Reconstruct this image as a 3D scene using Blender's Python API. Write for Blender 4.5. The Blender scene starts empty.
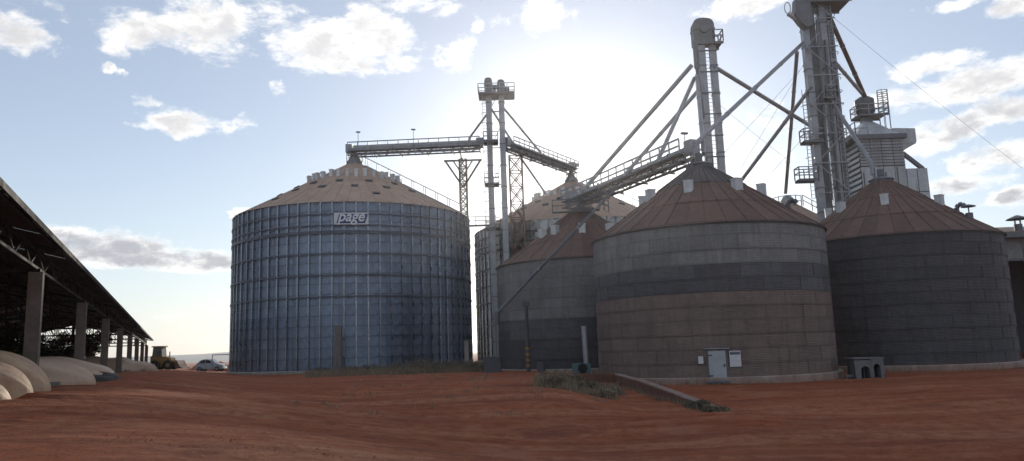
import bpy, bmesh, math, random
import numpy as np
from mathutils import Vector, Matrix
random.seed(7); rng = np.random.RandomState(5)
S = bpy.context.scene
COL = S.collection
R_ = math.radians

# ------------------------------------------------------------------ camera
FPX, PITCH, ROLL = 755.8, 0.15246, 0.03324
CAM = Vector((0, 0, 1.9))
_F = Vector((0, math.cos(PITCH), math.sin(PITCH)))
_R0 = Vector((1, 0, 0)); _U0 = Vector((0, -math.sin(PITCH), math.cos(PITCH)))
_R = _R0*math.cos(ROLL) - _U0*math.sin(ROLL)
_U = _U0*math.cos(ROLL) + _R0*math.sin(ROLL)
cd = bpy.data.cameras.new('camera'); co = bpy.data.objects.new('camera', cd); COL.objects.link(co)
cd.sensor_width = 36.0; cd.lens = 36.0*FPX/1024; cd.clip_end = 20000; cd.clip_start = 0.1
co.matrix_world = Matrix(((_R.x, _U.x, -_F.x, CAM.x), (_R.y, _U.y, -_F.y, CAM.y), (_R.z, _U.z, -_F.z, CAM.z), (0, 0, 0, 1)))
S.camera = co
def ray(u, v): return _F + _R*((u-512)/FPX) + _U*((230.5-v)/FPX)
def at(u, v, Y): d = ray(u, v); return CAM + d*(Y/d.y)
def onz(u, v, z): d = ray(u, v); return CAM + d*((z-CAM.z)/d.z)

# ------------------------------------------------------------------ world, sun, exposure
SUN = ray(577, 165).normalized()
sun_el = math.asin(SUN.z); sun_az = math.atan2(SUN.x, SUN.y)
SKY_STRENGTH, SUN_STRENGTH = 0.10, 2.2
w = bpy.data.worlds.new('World'); S.world = w; w.use_nodes = True
w.cycles.sampling_method = 'MANUAL'; w.cycles.sample_map_resolution = 512
nt = w.node_tree; nt.nodes.clear()
def N(tree, t, **k):
    n = tree.nodes.new(t)
    for a, b in k.items(): setattr(n, a, b)
    return n
def lk(tree, a, b): tree.links.new(a, b)
def mth(tree, op, a, b=None, clamp=False):
    n = N(tree, 'ShaderNodeMath', operation=op, use_clamp=clamp)
    for i, x in enumerate((a, b)):
        if x is None: continue
        if isinstance(x, (int, float)): n.inputs[i].default_value = x
        else: lk(tree, x, n.inputs[i])
    return n.outputs[0]
def vm(tree, op, a, b=None):
    n = N(tree, 'ShaderNodeVectorMath', operation=op)
    for i, x in enumerate((a, b)):
        if x is None: continue
        if isinstance(x, (tuple, list, Vector)): n.inputs[i].default_value = tuple(x)
        else: lk(tree, x, n.inputs[i])
    return n.outputs['Value'] if op in ('LENGTH', 'DOT_PRODUCT') else n.outputs['Vector']
def mixc(tree, f, a, b, mode='MIX'):
    n = N(tree, 'ShaderNodeMix', data_type='RGBA', blend_type=mode)
    for i, x in ((0, f), (6, a), (7, b)):
        if isinstance(x, (int, float)): n.inputs[i].default_value = x
        elif isinstance(x, tuple): n.inputs[i].default_value = x if len(x) == 4 else x+(1,)
        else: lk(tree, x, n.inputs[i])
    return n.outputs[2]
def mrange(tree, v, a, b, c=0.0, d=1.0, smooth=True):
    n = N(tree, 'ShaderNodeMapRange', interpolation_type='SMOOTHSTEP' if smooth else 'LINEAR')
    lk(tree, v, n.inputs[0])
    for i, x in enumerate((a, b, c, d)): n.inputs[i+1].default_value = x
    return n.outputs[0]
def noise(tree, vec, scale, detail=5, rough=0.55, dist=0.0):
    n = N(tree, 'ShaderNodeTexNoise'); n.inputs['Scale'].default_value = scale; n.inputs['Detail'].default_value = detail
    n.inputs['Roughness'].default_value = rough; n.inputs['Distortion'].default_value = dist
    lk(tree, vec, n.inputs['Vector']); return n.outputs['Fac']
tc = N(nt, 'ShaderNodeTexCoord'); D = tc.outputs['Generated']
sky = N(nt, 'ShaderNodeTexSky', sky_type='NISHITA', sun_disc=False)
sky.sun_elevation = sun_el; sky.sun_rotation = sun_az; sky.altitude = 600
sky.air_density = 1.0; sky.dust_density = 0.35; sky.ozone_density = 1.2
# clouds: cumulus shreds given by direction, broken up by noise; unseen scatter elsewhere adds ambient light
blobs = [(22,36,40,24,1), (111,70,12,9,.9), (150,30,50,26,.95), (215,28,55,42,1), (310,42,60,32,1), (372,30,50,36,1), (345,62,50,18,.9),
         (190,124,58,18,.95), (240,122,24,10,.8), (145,104,18,8,.7), (276,86,15,15,.7), (455,48,26,34,.75), (410,4,60,14,.8), (540,14,46,20,.95), (474,24,13,11,.8),
         (750,4,60,14,.9), (125,52,28,12,.75), (270,14,40,18,.8), (395,62,30,14,.7), (440,14,30,16,.6), (140,128,22,8,.7), (60,4,30,8,.6), (865,64,22,8,.5), (930,66,50,14,.9), (1015,66,30,16,.9), (890,178,50,10,.7), (520,40,30,10,.5), (70,236,70,14,1), (110,248,80,17,1.1), (165,258,95,15,1.1), (215,262,60,12,1.05), (60,254,60,12,1), (170,318,45,7,.6), (190,340,55,9,.6), (60,285,40,8,.5), (236,214,12,8,.9),
         (970,84,70,22,1), (905,96,40,16,.9), (1010,110,40,22,1), (940,132,60,20,1), (888,140,40,22,.8), (1000,158,46,22,.95), (960,186,60,12,.85), (1010,200,36,12,1),
         (765,118,40,22,.55), (745,180,50,10,.8), (790,150,30,16,.5), (1010,10,30,18,1), (955,4,36,9,.8), (680,140,30,14,.4)]
wn = N(nt, 'ShaderNodeTexNoise'); wn.inputs['Scale'].default_value = 11; wn.inputs['Detail'].default_value = 6; wn.inputs['Roughness'].default_value = .62; lk(nt, D, wn.inputs['Vector'])
DW = vm(nt, 'ADD', D, vm(nt, 'MULTIPLY', vm(nt, 'SUBTRACT', wn.outputs['Color'], (.5, .5, .5)), (.11, .11, .034)))
M = None
for (u, v, ru, rv, a) in blobs:
    c = ray(u, v).normalized(); k = ray(u, v).length
    su, sv = ru/FPX/k, rv/FPX/k
    q = vm(nt, 'SUBTRACT', DW, c)
    # scale along camera-free axes: horizontal tangent, vertical
    q = vm(nt, 'MULTIPLY', q, (1/su, 1/su, 1/sv))
    L = vm(nt, 'LENGTH', q)
    m = mrange(nt, L, 0.2, 1.5, a, 0.0)
    M = m if M is None else mth(nt, 'MAXIMUM', M, m)
def cloud_noise(vec):
    st = vm(nt, 'MULTIPLY', vec, (1, 1, 2.1))
    a = noise(nt, st, 12, 8, 0.68, 0.4); b = noise(nt, st, 34, 6, 0.66, 0.2)
    return mth(nt, 'ADD', mth(nt, 'MULTIPLY', a, 0.60), mth(nt, 'MULTIPLY', b, 0.40))
n1 = cloud_noise(D)
n2 = cloud_noise(vm(nt, 'ADD', D, (SUN.x*0.02, 0, 0.018)))
# unseen cumulus outside the view, made denser to lift the ambient light
gen = mrange(nt, noise(nt, vm(nt, 'MULTIPLY', D, (1, 1, 1.8)), 3.1, 3, 0.5), 0.50, 0.66, 0, 0.95)
sepd = N(nt, 'ShaderNodeSeparateXYZ'); lk(nt, D, sepd.inputs[0])
inview = mrange(nt, mth(nt, 'ADD', sepd.outputs[1], mth(nt, 'MULTIPLY', sepd.outputs[2], -0.6)), 0.42, 0.70, 1.0, 0.0)
M = mth(nt, 'MAXIMUM', M, mth(nt, 'MULTIPLY', gen, inview))
dens = mth(nt, 'ADD', mth(nt, 'MULTIPLY', n1, 1.0), mth(nt, 'MULTIPLY', M, 0.345))
alpha = mth(nt, 'MULTIPLY', mrange(nt, dens, 0.635, 0.84), mrange(nt, M, 0.02, 0.35))
dens2 = mth(nt, 'ADD', n2, mth(nt, 'MULTIPLY', M, 0.345))
shade = mrange(nt, mth(nt, 'ADD', mth(nt, 'MULTIPLY', dens, .35), mth(nt, 'MULTIPLY', dens2, .65)), 0.71, 0.90)
low = mrange(nt, sepd.outputs[2], 0.16, 0.30, 1.0, 0.62)
shade = mth(nt, 'MULTIPLY', shade, low)
sunfac = vm(nt, 'DOT_PRODUCT', vm(nt, 'NORMALIZE', D), SUN)
# thin veil round the sun (forward scattering in dusty air)
aur = mth(nt, 'MULTIPLY', mth(nt, 'POWER', mth(nt, 'MAXIMUM', sunfac, 0.0), 130.0), 1.2)
aur2 = mth(nt, 'MULTIPLY', mth(nt, 'POWER', mth(nt, 'MAXIMUM', sunfac, 0.0), 9.0), .0)
aurc = mixc(nt, 1.0, mixc(nt, 0.0, (1, .97, .90), (1, 1, 1)), (1, 1, 1), 'MULTIPLY')
va = N(nt, 'ShaderNodeVectorMath', operation='SCALE'); va.inputs[0].default_value = (1.0, 0.965, 0.90); lk(nt, mth(nt, 'ADD', aur, aur2), va.inputs['Scale'])
skyn = mixc(nt, mrange(nt, sepd.outputs[2], 0.0, 0.25, 0.62, 0.42), sky.outputs[0], mixc(nt, mrange(nt, sepd.outputs[2], 0.0, 0.30), (4.7, 5.0, 5.7), (4.0, 4.2, 4.95)))
skyc = vm(nt, 'ADD', skyn, va.outputs[0])
cl_lit = mixc(nt, mrange(nt, sunfac, 0.55, 0.98), (6.8, 6.7, 6.6), (8.6, 8.4, 8.1))
cl_col = mixc(nt, shade, cl_lit, (3.3, 3.4, 3.75))
fin = mixc(nt, alpha, skyc, cl_col)
bg = N(nt, 'ShaderNodeBackground'); bg.inputs['Strength'].default_value = SKY_STRENGTH
lk(nt, fin, bg.inputs['Color'])
wo = N(nt, 'ShaderNodeOutputWorld'); lk(nt, bg.outputs[0], wo.inputs['Surface'])
sl = bpy.data.lights.new('sun', 'SUN'); sl.energy = SUN_STRENGTH; sl.angle = R_(2.0); sl.color = (1, .90, .76)
so = bpy.data.objects.new('sun', sl); COL.objects.link(so); so.location = (0, 0, 60)
so.rotation_euler = SUN.to_track_quat('Z', 'Y').to_euler()
S.view_settings.view_transform = 'Standard'; S.view_settings.look = 'None'; S.view_settings.gamma = 1
S.view_settings.use_curve_mapping = False; S.view_settings.exposure = 0.57
S.cycles.max_bounces = 5; S.cycles.diffuse_bounces = 3; S.cycles.glossy_bounces = 3; S.cycles.transmission_bounces = 2; S.cycles.volume_bounces = 0; S.cycles.transparent_max_bounces = 4; S.cycles.caustics_reflective = False; S.cycles.caustics_refractive = False

# ------------------------------------------------------------------ materials
MATS = {}
def mat(name, col, rough=0.7, metal=0.0, var=0.25, scale=3.0, col2=None, bump=0.0, bscale=20.0, rnd=0.0, stretch=(1, 1, 1), corr=0.0, pitch=0.1, spec=0.4, world=False, streak=0.0, streakc=(0.10, 0.06, 0.045), seam=0.0, splash=0.0):
    m = bpy.data.materials.new(name); m.use_nodes = True; t = m.node_tree
    b = t.nodes['Principled BSDF']; b.inputs['Roughness'].default_value = rough; b.inputs['Metallic'].default_value = metal
    b.inputs['Specular IOR Level'].default_value = spec
    tcn = N(t, 'ShaderNodeTexCoord'); geo = N(t, 'ShaderNodeNewGeometry')
    pos = geo.outputs['Position'] if world else tcn.outputs['Object']
    sv = vm(t, 'MULTIPLY', pos, stretch)
    n1 = noise(t, sv, scale, 6, 0.62); n2 = noise(t, sv, scale*6.3, 4, 0.6)
    f = mth(t, 'ADD', mth(t, 'MULTIPLY', n1, .65), mth(t, 'MULTIPLY', n2, .35))
    f = mrange(t, f, 0.32, 0.68)
    c2 = col2 if col2 else tuple(x*(1-var) for x in col)
    c1 = tuple(min(1, x*(1+var*.5)) for x in col)
    c = mixc(t, f, c2, c1)
    if streak:
        ws = vm(t, 'MULTIPLY', geo.outputs['Position'], (1, 1, .10))
        sf = mrange(t, noise(t, ws, 2.6, 5, .65), .48, .70, 0, streak)
        c = mixc(t, sf, c, streakc)
    if seam:      # lap shade painted along a sheet's lower edge, then random streaks
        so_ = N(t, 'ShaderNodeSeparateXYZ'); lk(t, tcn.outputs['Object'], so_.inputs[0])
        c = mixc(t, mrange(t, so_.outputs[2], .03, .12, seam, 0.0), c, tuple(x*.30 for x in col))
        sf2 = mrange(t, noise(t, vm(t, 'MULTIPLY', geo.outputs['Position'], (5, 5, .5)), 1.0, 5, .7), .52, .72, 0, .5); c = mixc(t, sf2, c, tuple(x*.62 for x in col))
    if splash:    # red mud thrown up along the foot
        sw = N(t, 'ShaderNodeSeparateXYZ'); lk(t, geo.outputs['Position'], sw.inputs[0])
        zz = mth(t, 'SUBTRACT', sw.outputs[2], mth(t, 'MULTIPLY', noise(t, geo.outputs['Position'], 1.6, 6, .7), 1.1))
        c = mixc(t, mrange(t, zz, -1.15, -.45, splash, 0.0), c, (.30, .11, .065))
    if rnd:
        oi = N(t, 'ShaderNodeObjectInfo')
        k = mrange(t, oi.outputs['Random'], 0, 1, 1-rnd, 1+rnd, False)
        sc = N(t, 'ShaderNodeVectorMath', operation='SCALE'); lk(t, c, sc.inputs[0]); lk(t, k, sc.inputs['Scale']); c = sc.outputs[0]
    lk(t, c, b.inputs['Base Color'])
    rr = mrange(t, n1, 0.3, 0.7, max(0.05, rough-.1), min(1, rough+.12)); lk(t, rr, b.inputs['Roughness'])
    h = None
    if corr:
        sp = N(t, 'ShaderNodeSeparateXYZ'); lk(t, geo.outputs['Position'], sp.inputs[0])
        h = mth(t, 'MULTIPLY', mth(t, 'SINE', mth(t, 'MULTIPLY', sp.outputs[2], 2*math.pi/pitch)), corr)
    if bump:
        nb = mth(t, 'MULTIPLY', noise(t, sv, bscale, 6, .65), bump)
        h = nb if h is None else mth(t, 'ADD', h, nb)
    if h is not None:
        bn = N(t, 'ShaderNodeBump'); bn.inputs['Strength'].default_value = 1.0; bn.inputs['Distance'].default_value = 1.0
        lk(t, h, bn.inputs['Height']); lk(t, bn.outputs[0], b.inputs['Normal'])
    MATS[name] = m; return m
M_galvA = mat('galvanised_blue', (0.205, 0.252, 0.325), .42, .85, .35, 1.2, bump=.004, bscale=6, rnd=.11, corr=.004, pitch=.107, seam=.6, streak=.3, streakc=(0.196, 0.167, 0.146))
M_galvE = mat('galvanised_bright', (.46, .45, .43), .30, .8, .25, .8, bump=.004, bscale=6, rnd=.18, corr=.003, pitch=.107, streak=.2, streakc=(.3, .25, .2))
M_stiff = mat('galvanised_stiffener', (.24, .26, .30), .30, .85, .25, 2, rnd=.12, streak=.2, streakc=(.2, .18, .17))
M_ring = mat('wind_ring_steel', (.10, .11, .14), .55, .5, .25, 2)
M_roofA = mat('dusty_roof', (0.432, 0.304, 0.224), .85, .05, .2, .6, bump=.004, bscale=8, rnd=.04, streak=.25, streakc=(0.336, 0.232, 0.172), world=True)
M_roofS = mat('brown_roof', (0.172, 0.103, 0.078), .75, .15, .3, .9, bump=.004, bscale=8, rnd=.13, streak=.45, streakc=(0.088, 0.055, 0.044), world=True)
M_roofG = mat('grey_brown_roof', (0.120, 0.101, 0.094), .7, .2, .3, .9, rnd=.1, streak=.4, streakc=(0.078, 0.052, 0.044), world=True)
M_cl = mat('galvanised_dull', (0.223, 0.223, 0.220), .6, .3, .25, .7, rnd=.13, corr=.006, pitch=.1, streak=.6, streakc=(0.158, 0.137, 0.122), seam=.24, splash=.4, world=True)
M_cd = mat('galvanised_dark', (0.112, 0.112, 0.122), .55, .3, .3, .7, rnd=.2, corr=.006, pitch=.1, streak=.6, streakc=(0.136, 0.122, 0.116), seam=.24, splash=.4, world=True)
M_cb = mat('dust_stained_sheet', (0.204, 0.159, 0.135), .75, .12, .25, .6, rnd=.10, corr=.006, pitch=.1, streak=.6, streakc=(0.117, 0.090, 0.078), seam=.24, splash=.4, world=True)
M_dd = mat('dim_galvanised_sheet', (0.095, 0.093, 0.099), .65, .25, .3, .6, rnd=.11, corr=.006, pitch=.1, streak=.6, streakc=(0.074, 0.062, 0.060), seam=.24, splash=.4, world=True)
M_conc = mat('concrete', (.34, .31, .27), .9, 0, .35, 1.5, splash=.45, bump=.01, bscale=12, world=True, streak=.4, streakc=(.18, .09, .06))
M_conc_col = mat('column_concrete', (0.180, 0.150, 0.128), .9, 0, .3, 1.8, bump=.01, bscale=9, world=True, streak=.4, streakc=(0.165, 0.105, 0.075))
M_steel = mat('galvanised_steel', (.33, .34, .36), .5, .6, .25, 1.5, world=True, streak=.3, streakc=(.17, .14, .125))
M_steel_d = mat('weathered_steel', (.17, .175, .19), .6, .4, .3, 1.5, world=True, streak=.4, streakc=(.12, .09, .075))
M_rust = mat('rusty_steel', (.17, .10, .075), .8, .1, .35, 2.5, world=True)
M_white = mat('white_vent_paint', (.60, .61, .62), .6, 0, .2, 3, streak=.3, streakc=(.3, .27, .24))
M_ventA = mat('pale_vent_steel', (.60, .60, .60), .55, .2, .2, 3, rnd=.15)
M_hatch = mat('dark_hatch', (.05, .05, .055), .6, .2, .2, 3)
M_dryer = mat('dryer_sheet', (.46, .48, .49), .55, .25, .25, .8, world=True, rnd=.1, streak=.35, streakc=(.2, .17, .15))
M_frame = mat('dark_frame_steel', (.10, .105, .115), .6, .3, .25, 2)
M_black = mat('black_rubber', (.02, .02, .02), .8, 0, .3, 4)
M_yellow = mat('machine_yellow', (.30, .18, .04), .55, 0, .3, 3, streak=.4, streakc=(.18, .08, .04), world=True)
M_glass = mat('dark_glass', (.02, .025, .03), .12, 0, .1, 3)
M_blue = mat('sign_blue', (.02, .045, .16), .5, 0, .1, 4)
M_signw = mat('sign_white', (.62, .64, .66), .5, 0, .12, 4)
M_signtext = mat('sign_lettering', (.72, .74, .76), .5, 0, .05, 4)
M_tarp = mat('tarpaulin', (0.484, 0.323, 0.198), .65, 0, .22, 1.1, bump=.03, bscale=2.2, streak=.45, streakc=(0.311, 0.161, 0.096), world=True)
M_tarp2 = mat('clean_tarpaulin', (0.531, 0.373, 0.257), .6, 0, .18, 1.1, bump=.03, bscale=2.2, streak=.25, streakc=(0.354, 0.211, 0.132), world=True)
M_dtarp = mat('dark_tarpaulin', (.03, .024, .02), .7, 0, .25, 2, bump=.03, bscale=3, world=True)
M_door = mat('pale_door', (.40, .43, .45), .5, .2, .15, 2, streak=.2, streakc=(.3, .25, .2))
M_fan = mat('grey_fan_casing', (.17, .175, .185), .7, .1, .25, 2, world=True, streak=.5, streakc=(.20, .12, .09))
M_wall = mat('soil_stained_wall', (.17, .085, .06), .95, 0, .35, 1.4, bump=.01, bscale=10, world=True)
M_cop = mat('stained_coping', (.27, .185, .15), .9, 0, .4, 1.6, bump=.01, bscale=12, world=True)
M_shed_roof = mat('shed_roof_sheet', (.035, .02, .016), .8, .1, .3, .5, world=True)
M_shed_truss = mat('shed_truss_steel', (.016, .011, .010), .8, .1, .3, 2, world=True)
M_bark = mat('bark', (.09, .065, .05), .9, 0, .3, 8)
M_car = mat('car_paint', (.36, .40, .45), .3, .3, .08, 2)
M_teal = mat('teal_paint', (.09, .15, .16), .6, .1, .25, 3)
M_post = mat('weathered_wood', (.17, .15, .14), .9, 0, .3, 5, stretch=(1, 1, .15))
def leafmat(name, col, col2):
    m = bpy.data.materials.new(name); m.use_nodes = True; t = m.node_tree; b = t.nodes['Principled BSDF']
    g = N(t, 'ShaderNodeNewGeometry'); c = mixc(t, g.outputs['Random Per Island'], col, col2)
    lk(t, c, b.inputs['Base Color']); b.inputs['Roughness'].default_value = .75
    return m
M_leaf = leafmat('dry_green_leaf', (.065, .066, .035), (.15, .125, .075))
M_leaf_d = leafmat('dark_tree_leaf', (.022, .032, .014), (.05, .06, .025))
M_straw = leafmat('straw_leaf', (.15, .115, .07), (.30, .24, .16))

# ground material
def ground_mat():
    m = bpy.data.materials.new('red_earth'); m.use_nodes = True; t = m.node_tree; b = t.nodes['Principled BSDF']
    b.inputs['Roughness'].default_value = 0.95; b.inputs['Specular IOR Level'].default_value = .15
    p = N(t, 'ShaderNodeNewGeometry').outputs['Position']
    a = noise(t, p, .12, 6, .6, .5); fine = noise(t, p, 3.0, 8, .7); grit = noise(t, p, 22, 4, .7)
    tr = noise(t, vm(t, 'MULTIPLY', p, (.035, .55, 1)), 1.0, 6, .6, .6)
    c = mixc(t, mrange(t, a, .38, .62), (0.333, 0.091, 0.038), (0.412, 0.135, 0.062))
    c = mixc(t, mrange(t, tr, .49, .64, 0, .75), c, (0.444, 0.196, 0.106))
    c = mixc(t, mrange(t, tr, .46, .36, 0, .6), c, (0.206, 0.051, 0.024))
    c = mixc(t, mrange(t, fine, .42, .60, .0, .6), c, (0.222, 0.062, 0.030))
    c = mixc(t, mrange(t, grit, .58, .72, 0, .6), c, (0.459, 0.224, 0.123))
    pat = noise(t, p, .45, 7, .68, .8)      # trampled darker and paler patches
    c = mixc(t, mrange(t, pat, .52, .62, 0, .55), c, (.20, .07, .042)); c = mixc(t, mrange(t, pat, .44, .36, 0, .4), c, (.42, .20, .125))
    # wheel tracks: narrow pressed and dusty lines sweeping across the yard
    sx = N(t, 'ShaderNodeSeparateXYZ'); lk(t, p, sx.inputs[0])
    wob = mth(t, 'MULTIPLY', noise(t, vm(t, 'MULTIPLY', p, (.05, .05, 0)), 1.0, 3, .5), 9.0)
    uu = mth(t, 'ADD', mth(t, 'SUBTRACT', sx.outputs[1], mth(t, 'MULTIPLY', mth(t, 'MULTIPLY', sx.outputs[0], sx.outputs[0]), .006)), wob)
    lines = mth(t, 'SINE', mth(t, 'MULTIPLY', uu, 2.6)); lines2 = mth(t, 'SINE', mth(t, 'MULTIPLY', uu, 6.7))
    brk = noise(t, vm(t, 'MULTIPLY', p, (.12, .5, 1)), 1.0, 5, .65)
    lf = mth(t, 'MULTIPLY', mrange(t, lines, .55, .98), mrange(t, brk, .42, .62))
    lf2 = mth(t, 'MULTIPLY', mrange(t, lines2, .4, .98), mrange(t, brk, .60, .44))
    c = mixc(t, mth(t, 'MULTIPLY', lf, .45), c, (0.190, 0.051, 0.025)); c = mixc(t, mth(t, 'MULTIPLY', lf2, .30), c, (0.475, 0.209, 0.112))
    lk(t, c, b.inputs['Base Color'])
    h = mth(t, 'ADD', mth(t, 'MULTIPLY', mth(t, 'SUBTRACT', lf2, lf), .05), mth(t, 'ADD', mth(t, 'MULTIPLY', fine, .24), mth(t, 'ADD', mth(t, 'MULTIPLY', grit, .05), mth(t, 'MULTIPLY', tr, .25))))
    bn = N(t, 'ShaderNodeBump'); bn.inputs['Strength'].default_value = .8; bn.inputs['Distance'].default_value = 1
    lk(t, h, bn.inputs['Height']); lk(t, bn.outputs[0], b.inputs['Normal'])
    return m
M_ground = ground_mat()
M_hill = mat('far_hill', (.06, .075, .075), 1, 0, .2, .004, world=True)
M_field = mat('far_field', (.16, .11, .06), 1, 0, .3, .01, world=True)

# ------------------------------------------------------------------ helpers
def tag(o, label=None, cat=None, group=None, kind=None):
    if label: o['label'] = label
    if cat: o['category'] = cat
    if group: o['group'] = group
    if kind: o['kind'] = kind
    return o
def thing(name, loc, label, cat, group=None):
    o = bpy.data.objects.new(name, None); COL.objects.link(o); o.location = loc; o.empty_display_size = .3
    return tag(o, label, cat, group)
def root_loc(p):
    v = Vector((0, 0, 0))
    while p is not None: v += p.location; p = p.parent
    return v
def link(name, me, m, parent=None, loc=(0, 0, 0), rz=0.0):
    o = bpy.data.objects.new(name, me); COL.objects.link(o)
    if m is not None and len(me.materials) == 0: me.materials.append(m)
    if parent is not None: o.parent = parent
    o.location = loc
    if rz: o.rotation_euler = (0, 0, rz)
    return o
class MB:
    def __init__(s): s.v = []; s.f = []; s.sm = False
    def add(s, vs, fs):
        n = len(s.v); s.v += [tuple(x) for x in vs]; s.f += [tuple(i+n for i in q) for q in fs]; return s
    def hexa(s, c8):
        return s.add(c8, [(0, 3, 2, 1), (4, 5, 6, 7), (0, 1, 5, 4), (1, 2, 6, 5), (2, 3, 7, 6), (3, 0, 4, 7)])
    def box(s, x0, x1, y0, y1, z0, z1):
        return s.hexa([(x0, y0, z0), (x1, y0, z0), (x1, y1, z0), (x0, y1, z0), (x0, y0, z1), (x1, y0, z1), (x1, y1, z1), (x0, y1, z1)])
    def cbox(s, c, sx, sy, sz, rz=0):
        ca, sa = math.cos(rz), math.sin(rz); o = []
        for dz in (-.5, .5):
            for dx, dy in ((-.5, -.5), (.5, -.5), (.5, .5), (-.5, .5)):
                X, Y = dx*sx, dy*sy; o.append((c[0]+X*ca-Y*sa, c[1]+X*sa+Y*ca, c[2]+dz*sz))
        return s.hexa(o)
    def beam(s, a, b, wd, h, up=(0, 0, 1)):
        a, b = Vector(a), Vector(b); d = (b-a).normalized(); up = Vector(up)
        if abs(d.dot(up)) > .98: up = Vector((0, 1, 0))
        r = d.cross(up).normalized(); u = r.cross(d); o = []
        for p in (a, b):
            o += [p-r*wd/2-u*h/2, p+r*wd/2-u*h/2, p+r*wd/2+u*h/2, p-r*wd/2+u*h/2]
        return s.hexa(o)
    def tube(s, a, b, r, n=8, r2=None):
        a, b = Vector(a), Vector(b); d = (b-a).normalized(); r2 = r if r2 is None else r2
        up = Vector((0, 0, 1)) if abs(d.z) < .95 else Vector((0, 1, 0))
        x = d.cross(up).normalized(); y = x.cross(d); vs = []
        for p, q in ((a, r), (b, r2)):
            vs += [p+(x*math.cos(2*math.pi*i/n)+y*math.sin(2*math.pi*i/n))*q for i in range(n)]
        fs = [(i, (i+1) % n, n+(i+1) % n, n+i) for i in range(n)]+[tuple(range(n-1, -1, -1)), tuple(range(n, 2*n))]
        return s.add(vs, fs)
    def lathe(s, c, prof, n=24, cap=True, a0=0.0):
        vs = []; k = len(prof)
        for (r, z) in prof: vs += [(c[0]+r*math.cos(a0+2*math.pi*i/n), c[1]+r*math.sin(a0+2*math.pi*i/n), c[2]+z) for i in range(n)]
        fs = [(j*n+i, j*n+(i+1) % n, (j+1)*n+(i+1) % n, (j+1)*n+i) for j in range(k-1) for i in range(n)]
        if cap: fs += [tuple(range(n-1, -1, -1)), tuple(range((k-1)*n, k*n))]
        return s.add(vs, fs)
    def prism(s, pts, axis, lo, hi):      # polygon pts (a,b) extruded along axis 'x' or 'y'
        n = len(pts)
        if axis == 'y': vs = [(a, lo, b) for a, b in pts]+[(a, hi, b) for a, b in pts]
        else: vs = [(lo, a, b) for a, b in pts]+[(hi, a, b) for a, b in pts]
        fs = [(i, (i+1) % n, n+(i+1) % n, n+i) for i in range(n)]+[tuple(range(n-1, -1, -1)), tuple(range(n, 2*n))]
        return s.add(vs, fs)
    def mesh(s, name, off=(0, 0, 0), smooth=False):
        me = bpy.data.meshes.new(name); o = Vector(off)
        me.from_pydata([tuple(Vector(v)-o) for v in s.v], [], s.f)
        bm = bmesh.new(); bm.from_mesh(me); bmesh.ops.recalc_face_normals(bm, faces=bm.faces); bm.to_mesh(me); bm.free()
        if smooth: me.polygons.foreach_set('use_smooth', [True]*len(me.polygons)); me.set_sharp_from_angle(angle=R_(40))
        return me
    def build(s, name, m, parent=None, smooth=False):
        off = root_loc(parent) if parent is not None else Vector((0, 0, 0))
        return link(name, s.mesh(name, off, smooth), m, parent)
    def solo(s, name, m, base, label, cat, group=None, smooth=False):   # one-mesh thing with its origin at base
        o = link(name, s.mesh(name, base, smooth), m, None, base); return tag(o, label, cat, group)
def lerp(a, b, t): return Vector(a)*(1-t)+Vector(b)*t
def sstep(a, b, x):
    t = np.clip((x-a)/(b-a), 0, 1); return t*t*(3-2*t)

# ------------------------------------------------------------------ terrain
SH0 = np.array([-14.46, 22.79]); SHA = .4132; SHS = 11.823
SHD = np.array([-math.sin(SHA), math.cos(SHA)]); SHP = np.array([math.cos(SHA), math.sin(SHA)])   # along shed, to the right of it
def gz(x, y):
    x = np.asarray(x, float); y = np.asarray(y, float)
    d = (x-SH0[0])*SHP[0]+(y-SH0[1])*SHP[1]
    t = (x-SH0[0])*SHD[0]+(y-SH0[1])*SHD[1]
    mid = np.interp(y, [0, 8, 16, 26, 46, 70, 120, 200, 400, 4000], [.3, .25, .02, -.08, .0, -.05, -.2, -1.2, -3, -20])
    right = np.interp(y, [0, 8, 16, 27, 40, 70, 120, 200, 400, 4000], [.3, .2, -.2, -.60, -.66, -.62, -.7, -1.2, -3, -20])
    left = np.interp(t, [-30, -5, 30, 60, 100, 160, 400, 4000], [.9, 1.05, 1.05, .8, .3, -1, -3, -20])
    wx = 6.0+(46-np.clip(y, 20, 60))*(1.0/19)
    wd = np.where(y > 27, .16, .16+(27-y)*.28); wd = np.where(y > 46.2, .16+(y-46.2)*.3, wd)
    wd = np.clip(wd, .16, 8)
    k = sstep(wx-wd, wx+wd, x)
    mid = mid-.52*sstep(1.0, 4.6, x)*sstep(19, 27, y)*(1-sstep(46.05, 46.25, y))
    z = mid*(1-k)+right*k
    kl = 1-sstep(0.8, 11.5, d)
    z = z*(1-kl)+left*kl
    # hummocks and wheel ruts, dying out next to the buildings
    amp = np.clip((58-y)/25, 0, 1)*np.clip((y-3)/6, 0, 1)
    h = .05*np.sin(.31*x+.22*y+1.3)+.04*np.sin(.17*x-.43*y)+.03*np.sin(.9*x+.4*y+.5)*np.sin(.7*y)
    u = y-.035*x*x*.12-.05*x
    for c0, s0, a0 in ((17.5, .35, .07), (19.3, .35, .06), (24, .5, .05), (27, .5, .05), (14.2, .3, .05), (33, .7, .05)):
        uu = u-c0-.5*np.sin(x*.13+c0)
        h = h-a0*np.exp(-(uu/s0)**2)+a0*.8*np.exp(-((np.abs(uu)-2.1*s0)/(s0*.9))**2)
    z = z+.42*np.exp(-((x+9)/9.0)**2-((y-45)/11.0)**2)+.22*np.exp(-((x+1)/5.0)**2-((y-33)/6.0)**2)
    return z+h*amp
def gzf(x, y): return float(gz(x, y))
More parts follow.
